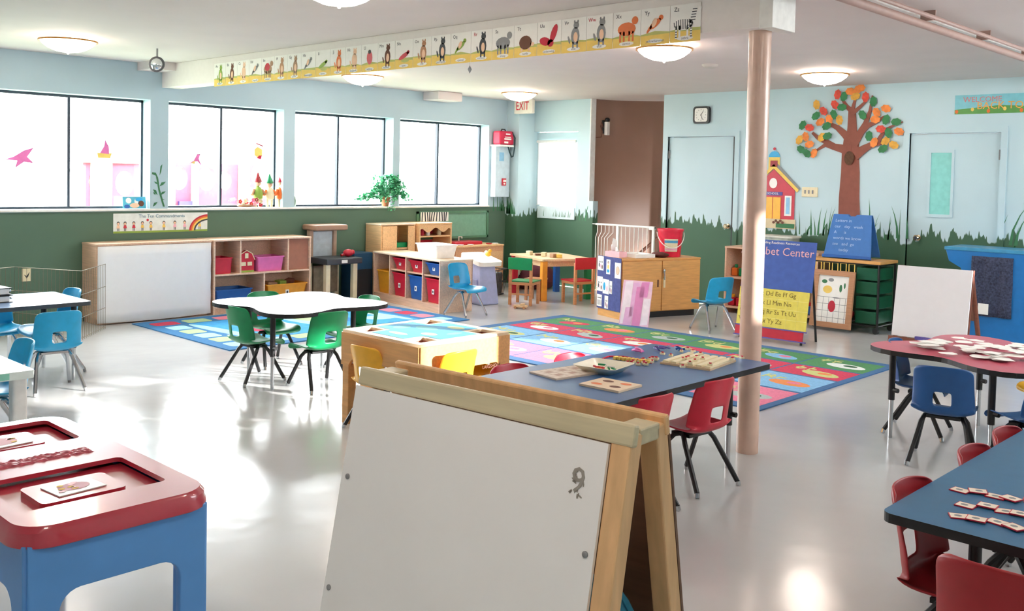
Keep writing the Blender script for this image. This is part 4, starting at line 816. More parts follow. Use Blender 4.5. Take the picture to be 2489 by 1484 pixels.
# pocket chart on its left end
t = thing('pocket_chart', 'navy pocket chart with white picture cards hanging on the end of the oak cupboard', 'pocket chart', (-6.24, 8.22, 0), A)
E_ = frame((-.006, .215, 0), (0, -1, 0), (0, 0, 1))   # faces local -x
b = MB(); b.T = E_; b.box(-.225, .08, -.004, .225, .66, .004); b.build('cloth', mat('chart_navy', '#46508c', .8, var=.15, scale=30), t)
cards = [(-.215, .50, -.105, .655), (-.05, .47, .025, .63), (.115, .44, .225, .61), (-.22, .27, -.115, .43), (-.11, .25, .01, .41), (.02, .26, .07, .4), (-.22, .10, -.125, .23), (-.07, .09, .0, .23)]
for k, q in enumerate(cards):
    b = MB(); b.T = E_; b.box(q[0], q[1], .004, q[2], q[3], .006, 0); cx, cy = (q[0]+q[2])/2, (q[1]+q[3])/2; ww = q[2]-q[0]
    if k == 2: b.disc(cx, cy, .033, .045, .0065, 5); b.disc(cx, cy, .03, .042, .0068, 2)
    elif k == 6:
        for i in range(4): b.rect(q[0]+.012+i*.022, q[1]+.015, q[0]+.02+i*.022, q[1]+.07, .0065, 1)
        b.rect(q[0]+.01, q[1]+.09, q[2]-.01, q[1]+.098, .0065, 1)
    elif k == 4: b.disc(cx-.03, cy, .022, .045, .0065, 4); b.disc(cx+.025, cy-.02, .015, .03, .0065, 3)
    elif k == 1: b.disc(cx, cy+.045, .014, .016, .0065, 1); b.disc(cx, cy+.04, .01, .012, .0068, 2); b.disc(cx, cy, .017, .025, .0065, 6); b.disc(cx, cy-.045, .026, .018, .0065, 4)
    else:
        for i in range(3): b.disc(cx+(i-1)*ww*.26, cy-.02-.01*i, ww*.1, .025, .0065, [1, 3, 5][i]); b.disc(cx+(i-1)*ww*.26, cy+.015, ww*.06, .01, .0068, 1)
    b.build('picture_card', [P['paper'], P['dark'], P['skin'], P['ltpink'], P['sky'], P['brown'], P['ochre']], t)
t = thing('foam_board', 'pink and white painted board leaning on the corner of the oak cupboard', 'board', (-5.87, 7.96, 0), math.radians(14))
b = MB(); b.T = Matrix.Rotation(-.22, 4, 'X'); b.box(-.16, 0, 0, .16, .015, .475, 0)
for u0, u1, v0, v1, k in ((-.15, -.06, .02, .47, 1), (-.06, .02, .1, .46, 2), (-.02, .07, .0, .42, 3), (.07, .15, .02, .3, 1), (.03, .12, .3, .47, 3), (-.12, -.03, .0, .2, 2)):
    b.poly([(u0, -.0006*k, v0), (u1, -.0006*k, v0+.01), (u1+.01, -.0006*k, v1), (u0+.015, -.0006*k, v1-.01)], k)
b.build('board', [mat('foam_pink', '#f0c8dc', .7), mat('foam_white', '#f4e6f0', .7), mat('foam_lilac', '#e8b4dc', .7), mat('foam_rose', '#e08cc0', .7)], t)
def on_cup(x, y, z=.6525): return MC @ Vector((x, y, z))
t = thing('tissue_box', 'pink patterned tissue box with a white tissue standing up, on the oak cupboard', 'tissue box', on_cup(.12, .28), A+.2)
b = MB().box(-.06, -.11, 0, .06, .11, .06, 0)
for k in range(12): b.ball((.0605 if k % 2 else rg.uniform(-.05, .05), rg.uniform(-.1, .1), .03 if k % 2 else .0605), (.001 if k % 2 else .01, .012, .01 if k % 2 else .001), 1, 6, 4)
b.build('box', [mat('tissue_pink', '#f4c8d4', .7), P['red']], t)
b = MB(); vs = []; 
for j in range(7):
    for i in range(7): u = (i-3)/3; v = j/6; vs.append((.02*math.sin(3*u+4*v), u*.05*(1.3-v*.9)+.03*v, .06+v*.15*(1-.25*abs(u))))
b.add(vs, [(j*7+i, j*7+i+1, (j+1)*7+i+1, (j+1)*7+i) for j in range(6) for i in range(6)]); b.build('tissue', P['paper'], t, smooth=True, solid=.002)
t = thing('paper_tray', 'shallow white tray of papers beside the tissue box on the oak cupboard', 'tray', on_cup(.36, .22), A)
MB().box(-.13, -.16, 0, .13, .16, .008).box(-.13, -.16, .008, -.12, .16, .04).box(.12, -.16, .008, .13, .16, .04).box(-.12, -.16, .008, .12, -.15, .04).box(-.12, .15, .008, .12, .16, .04).build('tray', P['white'], t); MB().box(-.1, -.13, .009, .1, .13, .02).build('papers', P['paper'], t)
t = thing('brown_cloth', 'crumpled dark brown cloth lying in front of the red bucket', 'cloth', on_cup(.6, .12), A); b = MB()
b.ball((0, 0, .028), (.09, .11, .03), 0, 16, 9).build('fabric', mat('choc', '#5a2c24', .95, var=.3, scale=30), t, smooth=True); dd = t.children[0].modifiers.new('d', 'DISPLACE'); tx = bpy.data.textures.new('crumple', 'CLOUDS'); tx.noise_scale = .04; dd.texture = tx; dd.strength = .012
t = thing('bucket', 'red plastic bucket with a printed label and white handle on the oak cupboard', 'bucket', on_cup(.8, .2), A-.5)
MB().lathe([(.115, 0), (.14, .285), (.148, .285), (.148, .31), (.138, .31), (.112, .01), (.001, .01)], 28).build('pail', mat('bucket_red', '#e02844', .3), t, smooth=True)
b = MB()
for i in range(8):
    a0, a1 = -2.2+.14*i, -2.06+.14*i
    for z0_, z1_, k in ((.06, .2, 0), (.145, .185, 1), (.075, .095, 2)):
        rr = .1235+.0006*k; s_ = .025/.285; f0, f1 = rr+z0_*s_, rr+z1_*s_
        b.poly([(f0*math.cos(a0)*.99, f0*math.sin(a0)*.99, z0_), (f0*math.cos(a1)*.99, f0*math.sin(a1)*.99, z0_), (f1*math.cos(a1), f1*math.sin(a1), z1_), (f1*math.cos(a0), f1*math.sin(a0), z1_)], k)
b.build('label', [P['cream'], mat('label_blue', '#4f9cc4', .5), P['ltpink']], t, solid=.0012)
b = MB(); b.tube([(.152*math.cos(a), -.152*abs(math.sin(a))*1.0 if True else 0, .27-.17*math.sin(a)) for a in [PI*i/14 for i in range(15)]], .005, 6).build('handle', P['white'], t, smooth=True)
# baby gate in the stair opening
t = thing('baby_gate', 'white metal baby gate closing off the brown stair opening', 'gate', (-7.6, 10.04, 0))
MB().tube([(-.46, 0, .9), (.5, 0, .9)], .014, 8).tube([(-.42, 0, .06), (.5, 0, .06)], .014, 8).tube([(-.52, 0, .9), (-.46, 0, .9)], .006, 6).build('rail', P['white'], t, smooth=True)
for k in range(5): MB().tube([(-.43+.065*k, 0, .9), (-.43+.065*k, 0, .8), (-.46+.05*k, -.0, .72), (-.46+.05*k, 0, .06)], .006, 6).build('bar', P['white'], t, smooth=True)
for k in range(7): MB().tube([(-.03+.068*k, 0, .9), (-.03+.068*k, 0, .06)], .006, 6).build('bar', P['white'], t, smooth=True)
MB().box(-.11, -.014, .03, -.075, .014, .9).build('latch_post', P['white'], t); MB().box(.46, -.014, .03, .49, .014, .9).build('hinge_post', P['white'], t)
MB().box(.42, -.03, .87, .5, .02, .915).build('latch', P['white'], t, bevel=.004)
# camera box with dangling cable on the stair wall
t = thing('door_chime', 'small white box with black cap and cable on the brown stair wall', 'wall box', (-8.2, 10.37, 2.1)); MB().box(0, -.03, 0, .05, .03, .18).build('box', P['white'], t, bevel=.004)
MB().ball((.03, 0, .21), (.03, .045, .03)).box(-.03, -.06, .02, .0, -.02, .2).build('cap', P['black'], t, smooth=False)
MB().tube([(.0, -.05, .1), (.0, -.09, .17), (.0, -.11, .12), (.0, -.07, .04), (.0, -.09, -.03), (.0, -.2, -.04)], .006, 6).build('cable', P['brown'], t, smooth=True)

# ================================================================ FAR WALL
t = thing('wall_clock', 'square black wall clock with white face above the left door', 'clock', (-6.485, YF-.002, 2.31)); M = FAR(0, 0, 0)
q = MB(); q.T = M; q.prism(rrect(-.115, -.105, .115, .105, .04), 0, .035).build('case', P['black'], t, bevel=.004)
q = MB(); q.T = M; q.prism(rrect(-.09, -.083, .09, .083, .03), .035, .037, 0)
for k in range(12):
    a = k*PI/6; q.rect(.068*math.sin(a)-.004, .066*math.cos(a)-.006, .068*math.sin(a)+.004, .066*math.cos(a)+.006, .0375, 1)
q.build('face', [P['paper'], P['grey']], t)
for a, l in ((.6, .055), (-.02+PI-.35, .06)):
    q = MB(); q.T = M @ Matrix.Rotation(-a, 4, 'Z'); q.box(-.003, -.01, .038, .003, l, .0395).build('hand', P['black'], t)
t = thing('thermostat_plate', 'small cream switch plate on the wall left of the paper tree', 'wall plate', (-5.05, YF-.001, 1.41)); q = MB(); q.T = FAR(0, 0, 0); q.box(-.095, -.055, 0, .095, .055, .012).build('plate', P['cream'], t, bevel=.004)
q = MB(); q.T = FAR(0, 0, 0)
for k in range(3): q.box(-.06+.045*k, -.02, .012, -.045+.045*k, .02, .018)
q.build('switch', P['grey'], t)
# paper tree
TP = lambda x, y: (lambda p: (p.x, p.z))(at(x, y, 1, YF-.012))
t = thing('paper_tree', 'brown paper tree with red, orange and green leaf cutouts on the far wall', 'wall decoration', (0, 0, 0)); TF = FAR(0, YF-.001, 0); barkm = mat('bark_paper', '#8a4f40', .7, var=.08)
def limb(pts, w0, w1, th=.008):
    P2 = [Vector(TP(*p)) for p in pts]; k = len(P2); L, R_ = [], []
    for i, p in enumerate(P2):
        d = (P2[min(i+1, k-1)]-P2[max(i-1, 0)]).normalized(); n = Vector((-d.y, d.x)); ww = (w0+(w1-w0)*i/(k-1))/2; L.append(p+n*ww); R_.append(p-n*ww)
    return [tuple(p) for p in L+R_[::-1]]
limbs = [([(2063, 545), (2063, 480), (2066, 420), (2066, 370), (2070, 330)], .25, .17), ([(2068, 365), (2050, 362), (2025, 356), (2005, 352), (1983, 366)], .12, .02), ([(2028, 357), (2005, 343), (1988, 335), (1974, 322)], .075, .03),
         ([(2070, 345), (2052, 325), (2035, 310), (2012, 298)], .1, .035), ([(2070, 350), (2071, 310), (2071, 265)], .13, .08), ([(2070, 270), (2058, 258), (2046, 240)], .06, .025), ([(2071, 272), (2075, 255), (2080, 238)], .05, .025), ([(2073, 275), (2088, 262), (2106, 245)], .05, .025),
         ([(2075, 350), (2092, 322), (2104, 300), (2115, 270), (2121, 232)], .1, .015), ([(2094, 320), (2110, 305), (2130, 296), (2150, 283)], .07, .025), ([(2078, 378), (2100, 362), (2118, 352), (2142, 347)], .11, .04), ([(2130, 350), (2142, 330), (2152, 315), (2172, 305), (2195, 296)], .05, .012)]
tr = None
for i, (pts, w0, w1) in enumerate(limbs):
    q = MB(); q.T = TF; q.prism(limb(pts, w0, w1), .001+.0012*i, .006+.0012*i); o = q.build('trunk' if i == 0 else 'branch', barkm, t)
q = MB(); q.T = TF; c_ = TP(2065, 384); q.disc(c_[0], c_[1], .055, .075, .0225, 0, 18); q.build('knot_hole', mat('bark_dark', '#5c3c28', .8, var=.3, scale=40), t)
lv = '765,225,r 815,240,g 865,200,o 920,190,o 945,175,o 905,240,y 745,305,r 800,325,g 985,245,r 1045,280,g 600,305,y 655,355,r 595,392,g 735,382,g 780,425,y 700,420,o 630,440,o 680,472,g 490,465,g 545,485,r 465,580,y 515,555,o 640,560,y 685,550,g 545,615,o 480,655,g 525,685,g 578,685,o 960,385,g 1070,365,o 1145,335,o 1060,420,o 1145,422,g 1225,440,g 1105,495,r 1165,525,g 1245,515,o 1010,550,g 1050,600,o 1140,590,y 1205,620,y 1120,650,g'
lm_ = {'r': mat('leaf_red', '#d84a38', .6, var=.25, scale=20), 'o': mat('leaf_orange', '#e8863c', .6, var=.2, scale=20), 'y': mat('leaf_gold', '#d8a23c', .6, var=.2, scale=20), 'g': mat('leaf_green', '#2f7a48', .6, var=.2, scale=20)}
for i, s_ in enumerate(lv.split()):
    a, b_, c_ = s_.split(','); u, v = TP(1800+float(a)/3.226, 160+float(b_)/3.226); ang = rg.uniform(0, PI); pts = []
    for k in range(14):
        th = 2*PI*k/14; r_ = .055*(1+.08*(-1)**k); px_, py_ = r_*math.cos(th), r_*.72*math.sin(th); pts.append((u+px_*math.cos(ang)-py_*math.sin(ang), v+px_*math.sin(ang)+py_*math.cos(ang)))
    q = MB(); q.T = TF; z_ = .022+.0008*(i % 9); q.prism(pts, z_, z_+.001).build('leaf', lm_[c_], t)
# schoolhouse cutout
t = thing('schoolhouse_cutout', 'red paper schoolhouse cutout with yellow doors on the wall beside the column', 'wall decoration', (-5.5, YF-.002, 1.0)); M = FAR(0, 0, 0)
def pl(name, polys, m):
    q = MB(); q.T = M
    for pts, z_ in polys: q.prism(pts, z_, z_+.003)
    return q.build(name, m, t)
R4 = lambda a, b_, c_, d: [(a, b_), (c_, b_), (c_, d), (a, d)]
pl('facade', [([(-.27, .06), (.27, .06), (.27, .42), (0, .66), (-.27, .42)], .004)], P['red']); pl('lawn', [(R4(-.29, -.02, .29, .09), .008)], mat('path_beige', '#d8c8a4', .7)); pl('hedge', [(R4(.05, -.01, .28, .04), .012)], P['grass'])
pl('doors', [(R4(-.1, .09, -.004, .34), .008), (R4(.004, .09, .1, .34), .008)], P['yellow']); pl('roof', [([(-.3, .4), (0, .67), (.3, .4), (.32, .43), (0, .72), (-.32, .43)], .009)], P['ochre']); pl('roof_edge', [([(0, .72), (.32, .43), (.33, .45), (.02, .75)], .006)], P['grey'])
pl('sign_band', [(R4(-.12, .36, .12, .4), .009)], P['purple']); pl('round_window', [(circ(0, .5, .05, 16, .06), .009)], P['paper']); pl('side_window', [(R4(.15, .13, .235, .36), .009)], P['paper']); pl('shutter', [(R4(.17, .15, .215, .34), .013)], P['ltblue'])
pl('bell_tower', [(R4(-.07, .66, .07, .8), .004)], P['ochre']); pl('tower_opening', [(R4(-.045, .69, .045, .76), .009)], P['maroon']); pl('dome', [([(-.08, .8)]+[(.07*math.cos(a), .8+.07*math.sin(a)) for a in [PI-PI*i/8 for i in range(9)]]+[(.08, .8)], .005)], P['sky']); pl('apple', [(circ(0, .895, .018, 10), .006)], P['red'])
pl('children', [(circ(.02+.03*k, .05+.02*(k % 2), .016, 8), .0125+.0032*k) for k in range(5)], P['brown'])
text('SCHOOL', .035, P['paper'], t, FAR(0, -.013, .381))
# banner
t = thing('welcome_banner', 'green and blue welcome back to school banner above the right door', 'banner', (-2.9, YF-.002, 2.33)); q = MB(); q.T = FAR(0, 0, 0); q.box(-.62, -.095, 0, .62, .095, .003, 0); q.poly([(-.62, -.095, .0034), (.62, -.095, .0034), (.62, -.01, .0034), (.2, -.04, .0034), (-.2, -.015, .0034), (-.62, -.05, .0034)], 1)
for k in range(9): q.disc(-.6+k*.15, -.07+.02*(k % 2), .016, .02, .0038, 2+k % 2, 10)
q.build('banner_sheet', [mat('banner_sky', '#7fc4d0', .5), mat('banner_green', '#5c9a4c', .5), P['orange'], P['ochre']], t)
text('WELCOME', .075, mat('banner_pink', '#d87a80', .5), t, FAR(-.36, -.0036, .045)); text('BACK TO SCHOOL', .1, mat('banner_orange', '#f0a850', .5), t, FAR(.02, -.0042, -.02))

# ---------------------------------------------------------------- furniture along the far wall
t = thing('low_bookcase', 'low birch bookcase with toys behind the alphabet stand', 'bookcase', (-5.86, 9.68, 0)); W_ = 1.14
MB().box(0, .35, 0, W_, .36, .76).build('back_panel', P['birch'], t)
for x in (0, .65, W_-.02): MB().box(x, 0, 0, x+.02, .35, .76).build('side_panel', P['birch'], t)
for z in (.06, .40, .745): MB().box(-.003 if z > .7 else .02, -.003, z, W_+.003 if z > .7 else W_-.02, .352, z+.02).build('shelf_board' if z < .7 else 'top_board', P['birch'], t)
rg = random.Random(31)
for k in range(14):
    x = -5.79+.094*(k % 11)+rg.uniform(-.005, .005); x -= .05 if abs(x+5.2) < .055 else 0; z = (.422 if k % 2 else .082)
    c_ = ['red', 'green', 'yellow', 'blue', 'orange', 'red', 'navyc'][k % 7]; q = MB().box(-.035, -.05, 0, .035, .05, .09, 0).tube([(0, 0, .09), (0, 0, .13)], .02, 8, 1)
    o = q.build('toy_block', [P[c_], P[['yellow', 'red', 'green'][k % 3]]], None, bevel=.006); o.location = (x, 9.78+.05*(k % 2), z+.001); tag(o, 'small coloured building toy in the low birch bookcase', 'toy', 'building toys in the low bookcase')
t = thing('clear_tub', 'grey see-through plastic box on the low bookcase under the paper schoolhouse', 'box', (-5.28, 9.86, .7665)); MB().prism(rrect(-.2, -.13, .2, .13, .05), 0, .13).build('tub', mat('clear_grey', '#a9b3aa', .2, var=.2), t, bevel=.012); MB().prism(rrect(-.215, -.14, .215, .14, .05), .13, .15).build('lid', mat('clear_lid', '#d0d2c8', .3), t, bevel=.006)
# alphabet pocket-chart stand
t = thing('alphabet_stand', 'standing blue, yellow and red alphabet pocket chart partly behind the column', 'pocket chart', (-4.48, 8.24, 0), math.radians(2)); SM = Matrix.Rotation(-.17, 4, 'X') @ FAR(0, 0, 0)
q = MB(); q.T = SM; q.box(-.36, .5, 0, .37, .97, .008); q.build('blue_panel', mat('chart_blue', '#3f5fae', .6, var=.08), t)
q = MB(); q.T = SM; q.box(-.36, .13, 0, .35, .5, .012); q.build('yellow_pockets', mat('chart_yellow', '#e8d860', .7, var=.06), t)
q = MB(); q.T = SM; q.box(-.36, .04, .0, .33, .13, .022); q.build('red_pocket', P['red'], t)
q = MB(); q.T = SM
for z_ in (.13, .035): q.box(-.37, z_-.006, .001, .36, z_+.006, .026)
q.build('purple_trim', P['purple'], t)
q = MB(); q.tube([(-.33, .12, .5), (.3, .12, .5)], .008, 6).tube([(-.32, .19, .92), (.29, .19, .92)], .008, 6)
for sx in (-.33, .3): q.tube([(sx, .035, 0), (sx*.98, .19, .93)], .012, 8); q.tube([(sx, .36, 0), (sx*.98, .2, .92)], .012, 8)
q.build('stand_frame', P['black'], t, smooth=True)
text('Alphabet Center', .11, mat('letter_pink', '#e8b4bc', .5), t, SM @ Matrix.Translation((-.02, .86, .0095)), 'title_lettering', ex=.001)
text('Reading Readiness Resources', .034, P['paper'], t, SM @ Matrix.Translation((0, .945, .0095)), 'title_lettering')
al = ['Aa Bb Cc Dd Ee Ff Gg', 'Hh Ii Jj Kk Ll Mm Nn', 'Oo Pp Qq Rr Ss Tt Uu', 'Vv Ww Xx Yy Zz']
for k, s_ in enumerate(al): text(s_, .062, mat('ink_olive', '#8a7a30', .7), t, SM @ Matrix.Translation((-.34, .455-.087*k, .0135)), 'pocket_lettering', 'LEFT')
q = MB(); q.T = SM
for k in range(1, 4): q.box(-.36, .5-.092*k-.002, .012, .35, .5-.092*k+.002, .014)
for k in range(1, 7): q.box(-.36+.101*k-.001, .135, .012, -.36+.101*k+.001, .5, .0135)
q.build('pocket_seam', mat('seam_yellow', '#f4ea90', .6), t)
# rack with puzzle and drawers
t = thing('puzzle_cart', 'dark metal cart with green drawers and wood trim in front of the far wall', 'cart', (-4.68, 9.5, 0))
q = MB()
for x in (.0, .7):
    for y in (0, .4): q.tube([(x, y, .04), (x, y, .72)], .012, 8)
for z in (.08, .7): q.tube([(0, 0, z), (.7, 0, z), (.7, .4, z), (0, .4, z), (0, 0, z)], .01, 6)
q.build('frame', P['black'], t)
MB().box(-.02, -.02, .705, .72, .42, .735).build('top_board', P['oak'], t, bevel=.004); MB().box(.0, .02, .09, .4, .38, .1).build('shelf', P['black'], t)
for z in (.1, .25, .4, .54): MB().box(.47, -.01, z, .69, .38, z+.125).build('drawer', mat('drawer_green', '#12553c', .35), t, bevel=.008)
for k in range(5): MB().tube([(.03+.09*k, -.008, .56), (.03+.09*k, -.008, .69), (.09+.09*k, -.008, .69), (.09+.09*k, -.008, .56)], .006, 6).build('wood_loop', P['ochre'], t)
for x in (.02, .68):
    for y in (.02, .38): MB().tube([(x, y-.02, .03), (x, y+.02, .03)], .029, 12).build('caster', P['black'], t, smooth=True)
for k, (c_, nm) in enumerate((('ltblue', 'pale blue'), ('yellow', 'yellow'), ('red', 'red'))):
    o = MB().ball((0, 0, .05), (.05, .05, .05)).build('toy_ball', P[c_], None, smooth=True); o.location = (-4.6+.12*k, 9.7, .101); tag(o, '%s ball inside the dark puzzle cart' % nm, 'ball')
t = thing('framed_puzzle', 'wood-framed white picture puzzle with a red apple leaning on the dark cart', 'puzzle', (-4.42, 9.38, 0)); q = MB(); FM = Matrix.Rotation(-.14, 4, 'X') @ FAR(0, 0, 0)
q = MB(); q.T = FM
for a in (R4(-.22, .03, -.165, .62), R4(.165, .03, .22, .62), R4(-.165, .03, .165, .085), R4(-.165, .565, .165, .62)): q.prism(a, 0, .03)
q.build('frame', P['brownw'], t, bevel=.003); q = MB(); q.T = FM; q.box(-.165, .085, .005, .165, .565, .015, 0)
for i in range(5): q.rect(-.1+.06*i, .085, -.096+.06*i, .34, .0155, 1)
for i in range(4): q.rect(-.165, .34-.07*i, .165, .344-.07*i, .0155, 1)
for u, v, a_, b_, k in ((0, .25, .04, .06, 2), (-.1, .5, .03, .02, 3), (-.03, .52, .03, .018, 1), (-.06, .42, .05, .04, 4), (.08, .44, .015, .04, 3), (.12, .47, .01, .03, 3), (.04, .34, .04, .006, 1)): q.disc(u, v, a_, b_, .016, k)
q.build('picture', [P['paper'], P['grey'], P['red'], P['grass'], P['ochre']], t)
# chalkboard
t = thing('tabletop_chalkboard', 'blue A-frame tabletop chalkboard with faint chalk writing on the dark cart', 'chalkboard', (-4.36, 9.7, .7355), math.radians(3)); cb = mat('chalk_blue', '#3870b4', .5, var=.06)
for s_, nm in ((1, 'front_board'), (-1, 'rear_board')):
    FM = Matrix.Rotation(-.26*s_, 4, 'X') @ FAR(0, 0, 0) if s_ > 0 else Matrix.Rotation(PI, 4, 'Z') @ Matrix.Rotation(-.26, 4, 'X') @ FAR(0, 0, 0)
    FM = Matrix.Translation((0, -.13*s_, .02)) @ FM; q = MB(); q.T = FM; q.prism([(-.25, 0), (.25, 0), (.2, .45), (.05, .45), (.03, .43), (-.03, .43), (-.05, .45), (-.2, .45)], -.006, .006)
    bo = q.build(nm, cb, t, bevel=.003)
    if s_ > 0:
        q = MB(); q.T = FM; q.box(-.255, -.02, .0, .255, .012, .03); q.build('chalk_tray', P['blue'], t, bevel=.003)
        for i, s2 in enumerate(('Letters in', 'our   day   week', 'A      is', 'words we know', 'see   and  go', '      today')): text(s2, .045, mat('chalk', '#a8c4e8', .8), bo, FM @ Matrix.Translation((-.17, .38-.062*i, .0075)), 'chalk_writing', 'LEFT')
# paper-pad easel
t = thing('painting_easel', 'mahogany childs easel with a large white paper pad near the far door', 'easel', (-2.93, 8.0, 0), math.radians(2)); FM = Matrix.Rotation(-.16, 4, 'X') @ FAR(0, 0, 0)
q = MB(); q.T = FM; q.box(-.295, .255, .02, .295, .845, .04); q.build('paper_pad', mat('pad_paper', '#e4e2e4', .7, var=.01), t, bevel=.002)
q = MB(); q.T = FM; q.box(-.31, .2, .0, .31, .25, .07); q.build('tray', P['mahog'], t, bevel=.003); q = MB(); q.T = FM
for sx in (-.29, .27): q.box(sx, .0, -.015, sx+.03, .85, .015)
q.build('front_leg_pair', P['mahog'], t, bevel=.003)
q = MB(); q.tube([(.31, .40, 0), (.28, .12, .83)], .02, 8).tube([(-.31, .40, 0), (-.28, .12, .83)], .02, 8); q.build('rear_leg_pair', P['mahog'], t, smooth=True)
MB().box(-.08, -.07, .255, .06, -.04, .28).build('marker_box', P['purple'], t)
# blue puppet stand
t = thing('play_stand', 'bright blue plastic play stand with overhanging counter at the right edge', 'toy', (-3.0, 9.6, 0)); bm_ = mat('stand_blue', '#1672b8', .4, var=.05)
plate('front_panel', [(-.2, 0), (.62, 0), (.62, .9), (-.36, .9), (-.33, .8), (-.22, .74), (-.2, .66)], [], .05, bm_, t, FAR(0, 0, 0), .006)
plate('rear_panel', [(-.2, 0), (.62, 0), (.62, .9), (-.36, .9), (-.33, .8), (-.22, .74), (-.2, .66)], [], .04, bm_, t, FAR(0, .36, 0), .006)
MB().box(-.38, -.04, .9, .66, .42, .935).build('counter', mat('counter_teal', '#3f8fb8', .3, var=.1), t, bevel=.008); MB().box(-.2, .02, 0, -.17, .34, .74).build('side_panel', bm_, t)
q = MB(); gy, gz = 12, 10; vs = [(-.12+.36*i/gy, -.045-.012*math.sin(i*1.4)-.006*math.sin(j*1.1+i), .86-.56*j/gz) for j in range(gz+1) for i in range(gy+1)]
q.add(vs, [(j*(gy+1)+i, j*(gy+1)+i+1, (j+1)*(gy+1)+i+1, (j+1)*(gy+1)+i) for j in range(gz) for i in range(gy)]); q.build('dark_cloth', mat('speckled_cloth', '#3a4058', .9, var=.5, scale=60), t, smooth=True, solid=.006)
MB().box(-.04, -.075, .32, .05, -.065, .42).build('paper_tag', P['paper'], t); MB().box(-.15, -.085, .25, -.06, -.06, .38).build('brown_patch', P['brown'], t)

# ================================================================ WALL ITEMS, WINDOW SIDE
t = thing('commandments_poster', 'long white poster titled The Ten Commandments with cartoon children under the window', 'poster', (XW+.001, 4.67, .955)); M = LEFTW(0, 0, 0); q = MB(); q.T = M; q.box(-.51, -.1, 0, .51, .1, .002, 0); q.rect(-.51, -.1, .51, -.08, .0024, 1)
cc = [(-.46, 2, 5), (-.39, 3, 3), (-.3, 4, 3), (-.21, 4, 2), (-.12, 4, 2), (.02, 4, 2), (.14, 6, 6), (.25, 6, 6), (.42, 4, 2)]
for u, h_, c_ in cc: q.disc(u, .0, .016, .019, .0026, 4, 10); q.disc(u, -.004, .012, .013, .003, 5, 10); q.poly([(u-.012, -.018, .0028), (u+.012, -.018, .0028), (u+.018, -.05, .0028), (u-.018, -.05, .0028)], c_); q.rect(u-.01, -.078, u-.003, -.05, .0028, 4); q.rect(u+.003, -.078, u+.01, -.05, .0028, 4)
q.disc(-.155, .03, .013, .013, .0028, 3)
for k, c_ in enumerate((3, 7, 2, 4)):
    pts = [(.52-.0+(.22-.018*k)*math.cos(a), -.09+(.17-.016*k)*math.sin(a)) for a in [PI-PI*.5*i/10 for i in range(11)]]; pt2 = [(.52+(.202-.018*k)*math.cos(a), -.09+(.154-.016*k)*math.sin(a)) for a in [PI-PI*.5*i/10 for i in range(11)]]
    for i in range(10): q.poly([(min(.51, p[0]), p[1], .0032) for p in (pts[i], pt2[i], pt2[i+1], pts[i+1])], c_)
q.build('poster_sheet', [mat('poster_ice', '#e4ecea', .6), P['lime'], P['ochre'], P['red'], P['dark'], P['skin'], P['ltpink'], P['orange']], t)
text('The Ten Commandments', .048, mat('ink_teal', '#3f7a90', .6), t, LEFTW(.0035, 0, .068), ex=.0003)
t = thing('wall_outlet', 'cream outlet cover with a small dark bird shape above the wire pen', 'wall plate', (XW+.001, 3.34, .49)); q = MB(); q.T = LEFTW(0, 0, 0); q.box(-.04, -.06, 0, .04, .06, .006, 0); q.poly([(-.025, .005, .0065), (0, -.01, .0065), (.028, .03, .0065), (.015, -.015, .0065), (.0, -.035, .0065), (-.012, -.012, .0065)], 1); q.build('cover', [P['cream'], P['black']], t)
# wire pen
t = thing('wire_pen', 'thin wire pet pen panels zigzagging in front of the left window wall', 'pen', (-9.0, 3.0, 0)); base = [(.05, .85), (.55, .42), (-.1, .1), (.2, -.6), (-.15, -1.2)]
mw = mat('pen_wire', '#8a8070', .35, .7)
for i in range(4):
    (xa, ya), (xb, yb) = base[i], base[i+1]; d = Vector((xb-xa, yb-ya)); L_ = d.length; q = MB()
    for z in (.02, .2, .4, .61): q.tube([(xa, ya, z), (xb, yb, z)], .003, 5)
    n = max(4, int(L_/.045))
    for k in range(n+1): q.tube([(xa+(xb-xa)*k/n, ya+(yb-ya)*k/n, .0), (xa+(xb-xa)*k/n, ya+(yb-ya)*k/n, .61)], .0017, 4)
    q.build('wire_panel', mw, t)
# bag, cabinet, fire alarm, exit sign, mirror
t = thing('wall_cabinet', 'narrow pale blue cabinet on the wall below the red bag', 'cabinet', (XW+.002, 9.6, 1.22)); MB().box(0, -.14, 0, .1, .14, .70).build('body', mat('pale_cab', '#c8dbe6', .5), t, bevel=.004); MB().box(.1, -.07, .5, .103, .02, .62).build('latch_plate', P['ltblue'], t)
MB().box(-.0, -.15, .70, .19, .15, .725).build('shelf_top', P['white'], t)
t = thing('red_bag', 'red first aid bag with white lettering and dark strap on the wall cabinet shelf', 'bag', (XW+.1, 9.6, 1.947)); MB().box(-.07, -.14, 0, .08, .14, .19).build('pouch', mat('bag_red', '#cc2448', .6), t, bevel=.025, seg=3)
q = MB(); q.T = LEFTW(.0815, 0, 0)
for (a, b_, c_, d) in ((-.03, .14, .06, .155), (-.05, .10, .07, .11), (-.06, .07, .08, .09), (-.06, .02, .02, .045)): q.rect(a, b_, c_, d, 0)
q.build('print', P['paper'], t); MB().tube([(0, -.04, .19), (0, -.03, .215), (0, .03, .215), (0, .04, .19)], .009, 8).build('grip', P['black'], t, smooth=True)
MB().tube([(.07, .1, .18), (.1, .135, .1), (.1, .13, -.04), (.1, .1, -.16), (.1, .075, -.17), (.1, .03, -.1), (.07, .02, .0)], .009, 8).build('strap', mat('strap_teal', '#16383e', .7), t, smooth=True)
